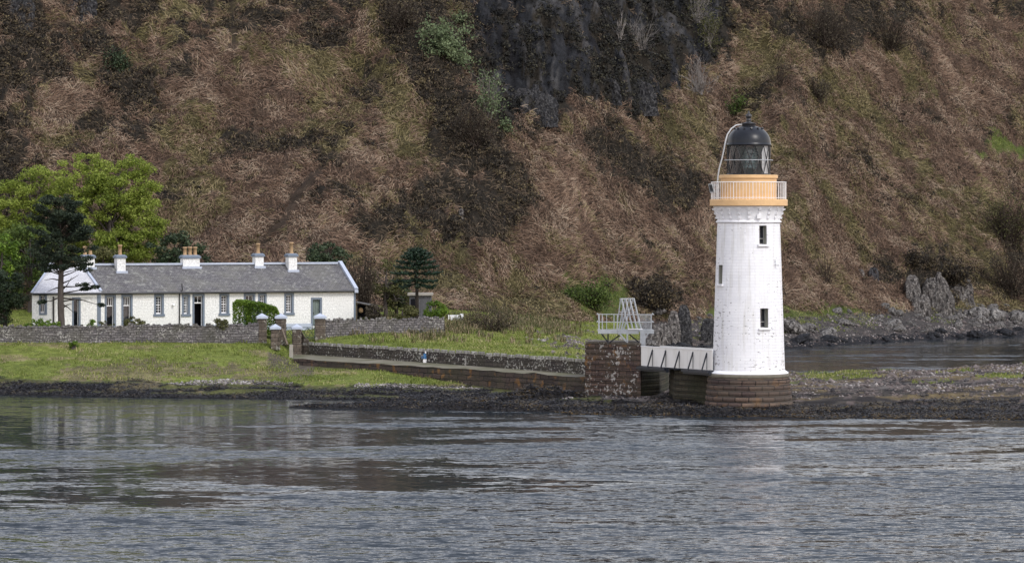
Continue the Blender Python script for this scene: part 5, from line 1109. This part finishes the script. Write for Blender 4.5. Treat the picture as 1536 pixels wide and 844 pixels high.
for (x0_, y0_, x1_, y1_, tf) in [(92, 455, 112, 470, 0), (93, 452, 128, 450, 0), (92, 440, 150, 428, 9), (94, 447, 155, 459, 3), (91, 445, 62, 452, 5), (91, 430, 70, 438, 0), (92, 415, 126, 400, 3), (91, 412, 60, 402, 5), (92, 405, 104, 385, 3), (93, 425, 118, 412, 0), (90, 420, 66, 420, 0), (93, 435, 108, 415, 0), (93, 462, 108, 455, 0), (94, 430, 137, 424, 4), (91, 400, 140, 395, 6)]:
    limb(pt(x0_, y0_, YP), pt(x1_, y1_, YP + rg.uniform(-1, .6)), .065, rg.uniform(-.15, .15), tf, .34)
for _ in range(115):
    x = 88 + rg.normal(0, 20); y_ = rg.uniform(298, 402); w_ = 14 + 37 * math.sin(min(1, (y_ - 285) / 75) * 1.57); x = 88 + rg.uniform(-1, 1) * w_; limb(pt(90, min(y_ + 16, 410), YP), pt(x, y_ + rg.normal(0, 5), YP + rg.normal(0, 1.1)), .04, .15, 5 if y_ < 365 else 2, .45)
v, f = cat(limbs); np_obj('branches', v, f, M['bark_dark'], proot, PBO)
v, f = quads(np.concatenate(needles), .085); np_obj('crown', v, f, M['leaf_pine'], proot, PBO)
# monkey puzzle
YM = 283.0; mb_ = gp(625, YM); rg = np.random.default_rng(51); mroot = thing('monkey_puzzle_tree', 'dark green monkey puzzle tree with tiers of drooping rope-like branches', 'tree', tuple(mb_)); MO = tuple(mb_)
v, f = tube_np([pt(625.5, 478, YM), pt(625.5, 450, YM), pt(625, 410, YM), pt(624.5, 380, YM)], [.17, .14, .12, .06], 8); np_obj('trunk', v, f, M['bark_dark'], mroot, MO)
parts = []; spk = []
for tier, (yy_, ln, rise, nb) in enumerate([(428, 1.7, -.5, 8), (421, 2.05, -.35, 12), (413, 2.05, -.05, 14), (406, 1.9, .15, 14), (400, 1.7, .3, 14), (394, 1.45, .5, 14), (389, 1.15, .65, 12), (384, .8, .8, 9), (380, .4, .9, 5)]):
    for k in range(nb):
        a = 2 * math.pi * (k + .37 * tier) / nb + rg.normal(0, .12); L_ = ln * rg.uniform(.8, 1.08); p0 = pt(625, yy_ - 3, YM); d = np.array((math.cos(a), math.sin(a), 0))
        P_ = [p0, p0 + d * L_ * .4 + np.array((0, 0, rise * .35 * L_ / 2)), p0 + d * L_ * .8 + np.array((0, 0, rise * .75 * L_ / 2)), p0 + d * L_ * 1.02 + np.array((0, 0, rise * .75 * L_ / 2 + .16))]
        parts.append(tube_np(P_, [.05, .075, .09, .05], 5))
        for i in range(42):
            t = rg.uniform(.2, 1) * 2.999; j = int(t); c = P_[j] + (P_[j + 1] - P_[j]) * (t - j); spk.append(c + rg.normal(0, .10, 3))
v, f = cat(parts); np_obj('branches', v, f, M['leaf_monkey'], mroot, MO); v, f = quads(np.array(spk), .085); np_obj('leaf_spikes', v, f, M['leaf_monkey'], mroot, MO)
# bare twiggy trees and bushes
def twiggy(name, label, category, px, py, Y, rx, ry, n, mat, seed, leaf=None, nleaf=0, lsize=.1, thick=.05, spread=1.0, base=None):
    """stems fanning up from a base to fill an ellipse of photo radii rx, ry around (px,py)"""
    rg = np.random.default_rng(seed); k = Y / F; c = pt(px, py, Y); b = np.array(base) if base is not None else c - np.array((0, 0, ry * k)); root = thing(name, label, category, tuple(b)); parts = []; tips = []
    for i in range(n):
        d = unit(rg.normal(0, 1, 3)) * rg.random() ** .4; tip = c + d * np.array((rx * k, rx * k * .8, ry * k)); st = b + np.array((rg.normal(0, .12), rg.normal(0, .12), 0)) * rx * k
        st[2] = b[2] - .3; m_ = st * .45 + tip * .55 + rg.normal(0, .12, 3) * rx * k * .4 + np.array((0, 0, .1 * ry * k)); r = thick * rg.uniform(.6, 1.2)
        parts.append(tube_np([st, m_, tip], [r, r * .6, r * .25], 3)); tips += [tip, m_]
        for j in range(4):
            s_ = rg.uniform(.3, 1); q_ = (m_ * (1 - s_) + tip * s_); e = q_ + (unit(tip - st) + rg.normal(0, .55, 3)) * rx * k * rg.uniform(.18, .4); parts.append(tube_np([q_, e], [r * .4, r * .15], 3)); tips.append(e)
    v, f = cat(parts); np_obj('branches', v, f, M[mat], root, tuple(b))
    if leaf:
        t = np.array(tips)[rg.integers(0, len(tips), nleaf)] + rg.normal(0, .22, (nleaf, 3)); v, f = quads(t, lsize); np_obj('crown', v, f, M[leaf], root, tuple(b))
    return root
def hilly(px, py): return ground(px, py)
twiggy('bare_thicket', 'dark leafless thicket behind the gable of the cottages', 'thicket', 548, 420, 293, 24, 48, 70, 'twig_brown', 61, 'leaf_brown', 1500, .08)
twiggy('bare_thicket', 'brown leafless thicket rising between the gable and the yellow shrub', 'thicket', 522, 415, 296, 24, 40, 50, 'twig_brown', 62, 'leaf_brown', 900, .08)
twiggy('bare_thicket', 'low brown brush at the right end of the short garden wall', 'thicket', 740, 480, 292, 45, 16, 90, 'twig_brown', 63, 'leaf_brown', 1500, .07, .03)
def on_hill(name, label, category, px, py, rx, ry, n, mat, seed, **kw):
    g = hilly(px, py + ry * .8); return twiggy(name, label, category, px, py, g[1], rx, ry, n, mat, seed, base=g, **kw)
on_hill('hillside_tree', 'pale green rounded tree in new leaf left of the dark cliff', 'tree', 668, 68, 36, 34, 60, 'twig_brown', 71, leaf='leaf_silver', nleaf=4200, lsize=.15)
on_hill('hillside_tree', 'small pale tree above the rounded tree left of the cliff', 'tree', 690, 32, 16, 14, 30, 'twig_brown', 72, leaf='leaf_silver', nleaf=500, lsize=.13)
on_hill('hillside_tree', 'slender silvery tree at the left foot of the dark cliff', 'tree', 732, 148, 24, 42, 60, 'twig_grey', 73, leaf='leaf_silver', nleaf=1500, lsize=.12)
on_hill('hillside_tree', 'small bright green sapling at the foot of the slender silvery tree', 'tree', 757, 193, 10, 14, 20, 'twig_brown', 74, leaf='leaf_silver', nleaf=420, lsize=.13)
on_hill('hillside_tree', 'small dark conifer-like bush high on the left slope', 'tree', 174, 97, 19, 22, 40, 'twig_brown', 75, leaf='leaf_dark', nleaf=1500, lsize=.13)
on_hill('bare_tree', 'white-branched bare tree high on the dark cliff', 'tree', 930, 44, 15, 26, 22, 'twig_pale', 76, thick=.085)
on_hill('bare_tree', 'wide grey leafless tree at the right side of the cliff', 'tree', 1046, 118, 36, 30, 75, 'twig_pale', 77, thick=.05)
on_hill('bare_tree', 'tangle of grey leafless branches across the top of the cliff', 'tree', 962, 55, 34, 26, 50, 'twig_pale', 78, thick=.04)
on_hill('bare_tree', 'pale leafless tree at the top edge right of the cliff', 'tree', 1045, 14, 26, 30, 55, 'twig_pale', 79, thick=.045, leaf='leaf_olive', nleaf=500)
on_hill('hillside_shrub', 'olive green shrub beside the pale leafless tree at the top', 'shrub', 1066, 50, 18, 34, 40, 'twig_grey', 80, leaf='leaf_olive', nleaf=1500)
on_hill('hillside_shrub', 'dark green bush on the slope just left of the lighthouse dome', 'shrub', 1106, 160, 16, 20, 40, 'twig_brown', 81, leaf='leaf_mid', nleaf=1200, lsize=.12)
on_hill('bare_thicket', 'grey-brown leafless thicket at the top edge above the lighthouse', 'thicket', 1240, 40, 48, 36, 130, 'twig_brown', 82, leaf='leaf_brown', nleaf=2500)
on_hill('bare_thicket', 'dusky leafless thicket right of the one above the lighthouse', 'thicket', 1335, 55, 40, 26, 110, 'twig_brown', 83, leaf='leaf_brown', nleaf=2000)
on_hill('bare_thicket', 'small brown leafless bush on the slope right of the dome', 'thicket', 1226, 135, 20, 20, 60, 'twig_brown', 84, leaf='leaf_brown', nleaf=900)
on_hill('bare_thicket', 'faint purple-brown brush on the slope above and left of the dome', 'thicket', 1170, 110, 26, 26, 60, 'twig_brown', 85, thick=.03)
on_hill('bare_thicket', 'smoky leafless brush running down the gully left of the cliff', 'thicket', 712, 190, 34, 34, 90, 'twig_brown', 86, leaf='leaf_brown', nleaf=1400)
on_hill('bare_thicket', 'grey brush at the top edge above the pale rounded tree', 'thicket', 600, 25, 34, 34, 80, 'twig_brown', 87, leaf='leaf_brown', nleaf=900)
on_hill('hillside_shrub', 'large twiggy olive shrub at the right picture edge', 'shrub', 1510, 335, 46, 46, 190, 'twig_brown', 88, leaf='leaf_olive', nleaf=3600, lsize=.1)
on_hill('bare_thicket', 'dark leafless brush below the large twiggy shrub at the right edge', 'thicket', 1515, 410, 44, 46, 150, 'twig_brown', 89, leaf='leaf_brown', nleaf=2600)
on_hill('bare_thicket', 'thin reddish brush above the far shore right of the tower', 'thicket', 1240, 400, 20, 34, 60, 'twig_brown', 90, thick=.03)
on_hill('hillside_shrub', 'dark round bush standing on the slope above the pale crag', 'shrub', 1367, 392, 13, 14, 40, 'twig_brown', 91, leaf='heather', nleaf=1600, lsize=.13)
on_hill('hillside_shrub', 'dark ivy bush capping the pale crag', 'shrub', 1394, 398, 10, 10, 30, 'twig_brown', 92, leaf='heather', nleaf=1000, lsize=.12)
on_hill('hillside_shrub', 'dark ivy mass hanging over the right side of the pale crag', 'shrub', 1432, 415, 24, 18, 60, 'twig_brown', 93, leaf='heather', nleaf=3000, lsize=.13)
on_hill('hillside_shrub', 'broad dark gorse mound behind the steel platform', 'shrub', 972, 450, 40, 15, 60, 'twig_brown', 94, leaf='heather', nleaf=5200, lsize=.13)
on_hill('hillside_shrub', 'deep green bush on the slope left of the steel platform', 'shrub', 885, 447, 34, 16, 50, 'twig_brown', 95, leaf='leaf_mid', nleaf=2600, lsize=.12)
# ------------------------------------------------------------------ rocks
import bmesh
def rock_mesh(name, sub, seed, sc=(1, 1, 1), rough=.35, facet=.2, mat=None):
    bm = bmesh.new(); bmesh.ops.create_icosphere(bm, subdivisions=sub, radius=1); V = np.array([v.co for v in bm.verts]); me = bpy.data.meshes.new(name)
    n1 = fbm(V[:, 0] * 1.3 + seed * 3.1 + V[:, 2] * .7, V[:, 1] * 1.3 - V[:, 2] * 1.1 + seed, seed, 4); n2 = fbm(V[:, 0] * 4 + seed, V[:, 1] * 4 + V[:, 2] * 2, seed + 5, 3)
    r = 1 + (n1 - .5) * 2 * rough + (n2 - .5) * rough * .8; q = np.sign(V) * np.abs(V) ** .75; V = V * (1 - facet) + q * facet; V = V * r[:, None] * np.array(sc)
    for v, c in zip(bm.verts, V): v.co = c
    bm.to_mesh(me); bm.free(); me.materials.append(mat); return me
def crag(name, label, px, py_top, py_bot, w, mat, seed, group=None, dy=.7, rough=.42, shear=.62):
    """broken rock face set into the slope: jointed front, flanks and back sunk in the hill"""
    g = hilly(px, py_bot); Y = g[1]; k = Y / F; h_ = (py_bot - py_top) * k * (1 + .2 * shear); W = w * k
    nu, nv = 46, 34; u = np.linspace(-1, 1, nu); v = np.linspace(0, 1, nv); U, Vv = np.meshgrid(u, v); rg = np.random.default_rng(seed)
    # block joints: stepped depth per column, columns of uneven width
    ne_ = max(2, int(W / .6)); edges = np.linspace(-.8, .8, ne_) + rg.uniform(-.5, .5, ne_) * 1.3 / ne_; ci = np.searchsorted(edges, u + .06 * np.sin(seed)); dep = rg.uniform(.3, 1, len(edges) + 1)[ci]; tops = rg.uniform(.84, 1.02, len(edges) + 1)[ci]
    shape = np.clip(1 - np.abs(u) ** 3.2, 0, 1) ** .7; Hh = h_ * (.55 + .45 * shape) * tops
    n1 = fbm(U * W * .8 + seed, Vv * h_ * .45, seed, 4); n2 = fbm(U * W * 2.6 + seed, Vv * h_ * 1.3, seed + 7, 3); ledge_ = np.floor(Vv * 3.2 + dep[None] * 2 + n1) * .10
    D = W * .32 * dy * (.35 + .65 * shape[None]) * (.55 + .6 * dep[None]) + W * .22 * (n1 - .5) + min(.45, W * .2) * (n2 - .5)
    X = g[0] + U * W / 2 + (n1 - .5) * W * .14; Z = g[2] - .5 + Vv * (Hh[None] + .5); Yy = Y + .25 - D * np.clip(1.25 - Vv ** 4 * 1.1, 0, 1) + Vv * Hh[None] * shear + ledge_ * W * .35
    rows = [np.stack([X, Yy, Z], -1)]; top = rows[0][-1].copy(); back = top.copy(); back[:, 1] += h_ * .6 + .5; back[:, 2] -= h_ * .25
    G = np.concatenate([rows[0], back[None]], 0); I = np.arange(G.shape[0] * nu).reshape(-1, nu); Fc = np.stack([I[:-1, :-1], I[:-1, 1:], I[1:, 1:], I[1:, :-1]], -1).reshape(-1, 4)
    return tag(np_obj(name, G.reshape(-1, 3), Fc, mat, None, (g[0], Y, g[2])), label, 'rock', group)
crag('crag', 'tall grey upright crag in the middle of the far shore outcrop', 1406, 414, 472, 44, M['rock'], 201, shear=.45)
crag('crag', 'paler crag leaning on the left of the tall upright crag', 1372, 415, 458, 24, M['rock'], 202)
crag('crag', 'ivy topped pale crag on the right of the far shore outcrop', 1444, 418, 454, 38, M['rock'], 203)
crag('crag', 'low broken rock between the pale crag and the boulders of the far shore', 1385, 445, 476, 30, M['rock'], 212)
crag('crag', 'mossy rock step right of the tall upright crag', 1425, 440, 470, 22, M['rock'], 213)
crag('crag', 'narrow dark upright rock between the steel platform and the lighthouse', 1029, 456, 522, 22, M['cliff_pale'], 204)
crag('crag', 'pale leaning rock left of the narrow upright rock', 1012, 470, 520, 20, M['rock'], 205)
crag('crag', 'broad broken grey rock just right of the steel platform', 992, 492, 524, 34, M['rock'], 206)
crag('crag', 'dark sloping rock touching the left side of the lighthouse', 1066, 484, 518, 24, M['cliff_pale'], 207)
crag('crag', 'small pale rock on the slope right of the tower above the shore', 1292, 408, 424, 12, M['rock'], 208)
crag('crag', 'small dark rock beside the pale one above the far shore', 1312, 405, 424, 16, M['rock_dark'], 209)
crag('crag', 'white-faced rock at the foot of the dark ridge', 692, 330, 351, 8, M['rock'], 210)
crag('crag', 'brown stone jutting from the right foot of the dark ridge', 752, 320, 348, 12, M['rock_dark'], 211)
for i, (x, y0_, y1_, w_, lab) in enumerate([(790, 132, 184, 92, 'wide jointed dark cliff foot below the left half of the crag'), (912, 120, 156, 40, 'small jointed cliff foot in the middle under the dark crag'), (955, 122, 168, 62, 'jointed cliff foot at the right end of the dark crag'), (20, -12, 40, 60, 'dark columned rock face at the top left corner'), (108, -12, 30, 70, 'dark columned rock face right of the corner one at the top left')]):
    crag('basalt_face', lab, x, y0_, y1_, w_, M['cliff_pale'], 230 + i, None, .25)
# boulders of the far shore
protos = [rock_mesh('boulder', 3, 300 + i, (1, rng.uniform(.7, 1), rng.uniform(.55, .85)), .38, .35, M['boulder']) for i in range(6)]
wets = [rock_mesh('boulder', 3, 320 + i, (1, rng.uniform(.7, 1), rng.uniform(.5, .75)), .38, .35, M['boulder_wet']) for i in range(4)]
p, nn = scatter((SX > 970) & (Tt > 7.7) & (Tt < 9.25) & (GZ > -.1), 290, np.where(SX > 1330, 1.6, .9))
for i, q in enumerate(p):
    wet = q[2] < .62; me = (wets[i % 4] if wet else protos[i % 6]); o = bpy.data.objects.new('boulder', me); C.objects.link(o)
    s_ = float(np.clip(rng.lognormal(-1.05, .5), .16, .95)); o.location = (q[0], q[1], q[2] + s_ * .15); o.scale = (s_ * rng.uniform(.9, 1.4), s_, s_ * rng.uniform(.8, 1.1)); o.rotation_euler = (rng.normal(0, .2), rng.normal(0, .2), rng.uniform(0, 6.28))
    if wet: tag(o, 'wet black boulder at the waterline of the far shore', 'boulder', 'wet black boulders along the lagoon')
    else: tag(o, 'dry pale grey boulder on the far shore above the lagoon', 'boulder', 'dry grey boulders along the far shore')
for i, (x, y_, s_, lab) in enumerate([(1468, 476, 1.15, 'large rounded pink-grey boulder below the ivy crag'), (1490, 478, 1.3, 'largest jagged grey boulder near the right end of the far shore'), (1527, 481, .9, 'squat pale boulder at the right picture edge')]):
    g = hilly(x, y_); o = bpy.data.objects.new('boulder', protos[i]); C.objects.link(o); o.location = (g[0], g[1], g[2] + .2); o.scale = (s_ * 1.2, s_, s_); tag(o, lab, 'boulder')
# low dark ledges on the spit and the reef in the inlet
ledge_pts = []
def ledge(name, label, pts, width, height, mat, seed):
    """pts = [(px, Y)] spine"""
    nU, nV = 90, 16; xs = np.linspace(0, len(pts) - 1, nU); px = np.interp(xs, range(len(pts)), [p_[0] for p_ in pts]); Yc = np.interp(xs, range(len(pts)), [p_[1] for p_ in pts]); u = np.linspace(0, 1, nU)
    v = np.linspace(-1, 1, nV); Vg, Ug = np.meshgrid(v, u); prof = np.clip(np.sin(np.pi * np.clip(u, .0, 1)) ** .5, 0, 1)[:, None]; X = wx(px, Yc)[:, None] + 0 * Vg; Y = Yc[:, None] + Vg * width * (.35 + .65 * prof)
    Z = height * prof * (1 - Vg ** 2) * (.35 + 1.3 * fbm(X / 1.3, Y / .8, seed, 4)) - .12; I = np.arange(nU * nV).reshape(nU, nV); Fc = np.stack([I[:-1, :-1], I[1:, :-1], I[1:, 1:], I[:-1, 1:]], -1).reshape(-1, 4)
    ledge_pts.append(np.stack([X, Y, Z], -1)[:, 2:-2].reshape(-1, 3)); o_ = (float(X.mean()), float(Y.mean()), 0.); o = np_obj(name, np.stack([X, Y, Z], -1).reshape(-1, 3), Fc, mat, None, o_); return tag(o, label, 'reef')
M['reef'] = rock_mat('weed_covered_rock', (.008, .008, .011), (.022, .021, .024), (.05, .042, .028), .4, 4)
ledge('weedy_reef', 'low black weed-covered reef reaching left into the water from the turret', [(425, 231), (560, 230.5), (700, 229), (800, 227), (900, 225.5)], 1.5, .62, M['reef'], 401)
ledge('weedy_reef', 'dark hump of weedy rock in front of the causeway end', [(735, 236), (800, 236.5), (860, 235), (885, 234)], 1.6, 1.15, M['reef'], 402)
ledge('weedy_reef', 'long black ledge along the front of the spit right of the lighthouse', [(1180, 223), (1290, 222.6), (1420, 222.4), (1700, 222)], 1.6, .5, M['reef'], 403)
ledge('weedy_reef', 'second black ledge higher up the spit', [(1192, 230.5), (1300, 231), (1430, 231), (1700, 231)], 1.1, .75, M['reef'], 404)
ledge('weedy_reef', 'black ledge of rock under the turret and lighthouse base', [(860, 227.5), (960, 224), (1060, 222.4), (1200, 222)], 1.6, .62, M['reef'], 405)
lp_ = np.concatenate(ledge_pts); lp_ = lp_[lp_[:, 2] > .02]; lp_ = lp_[rng.integers(0, len(lp_), 30000)] + rng.normal(0, .12, (30000, 3)) * np.array((1, 1, .25))
V, Fc = quads(lp_ + np.array((0, 0, .04)), .085, flat=.6); stuff('ledge_seaweed', V, Fc, M['weed'], 'black seaweed draped over the reef and ledges', 'seaweed')
k_ = lp_[rng.random(len(lp_)) < .08]; V, Fc = quads(k_ + np.array((0, 0, .10)), .07, flat=.8); stuff('ledge_wrack', V, Fc, M['weed_gold'], 'golden brown wrack on top of the ledges', 'seaweed')
# ------------------------------------------------------------------ light
sd = Vector((.46, -.52, .72)).normalized()
w = bpy.data.worlds.new('World'); S.world = w; w.use_nodes = True; nt = w.node_tree
sky = nt.nodes.new('ShaderNodeTexSky'); sky.sky_type = 'NISHITA'; sky.sun_disc = False; sky.sun_elevation = math.asin(sd.z); sky.sun_rotation = math.atan2(sd.x, sd.y); sky.dust_density = .1; sky.air_density = 2.9; sky.altitude = 10
hsv = nt.nodes.new('ShaderNodeHueSaturation'); hsv.inputs['Saturation'].default_value = .38; nt.links.new(sky.outputs[0], hsv.inputs['Color'])
bg = nt.nodes['Background']; tint = mixc(nt, 1, hsv.outputs[0], (.99, .95, 1.07), 'MULTIPLY'); nt.links.new(tint, bg.inputs['Color']); bg.inputs['Strength'].default_value = .15
sl_ = bpy.data.lights.new('sun', 'SUN'); sl_.energy = 1.25; sl_.angle = R_(11); sl_.color = (1, .95, .88); so = bpy.data.objects.new('sun', sl_); C.objects.link(so); so.rotation_euler = sd.to_track_quat('Z', 'Y').to_euler()
S.view_settings.view_transform = 'Standard'; S.view_settings.look = 'None'; S.view_settings.exposure = .75; S.view_settings.gamma = 1; S.view_settings.use_curve_mapping = False
S.cycles.use_denoising = True
S.cycles.max_bounces = 6; S.cycles.transparent_max_bounces = 8
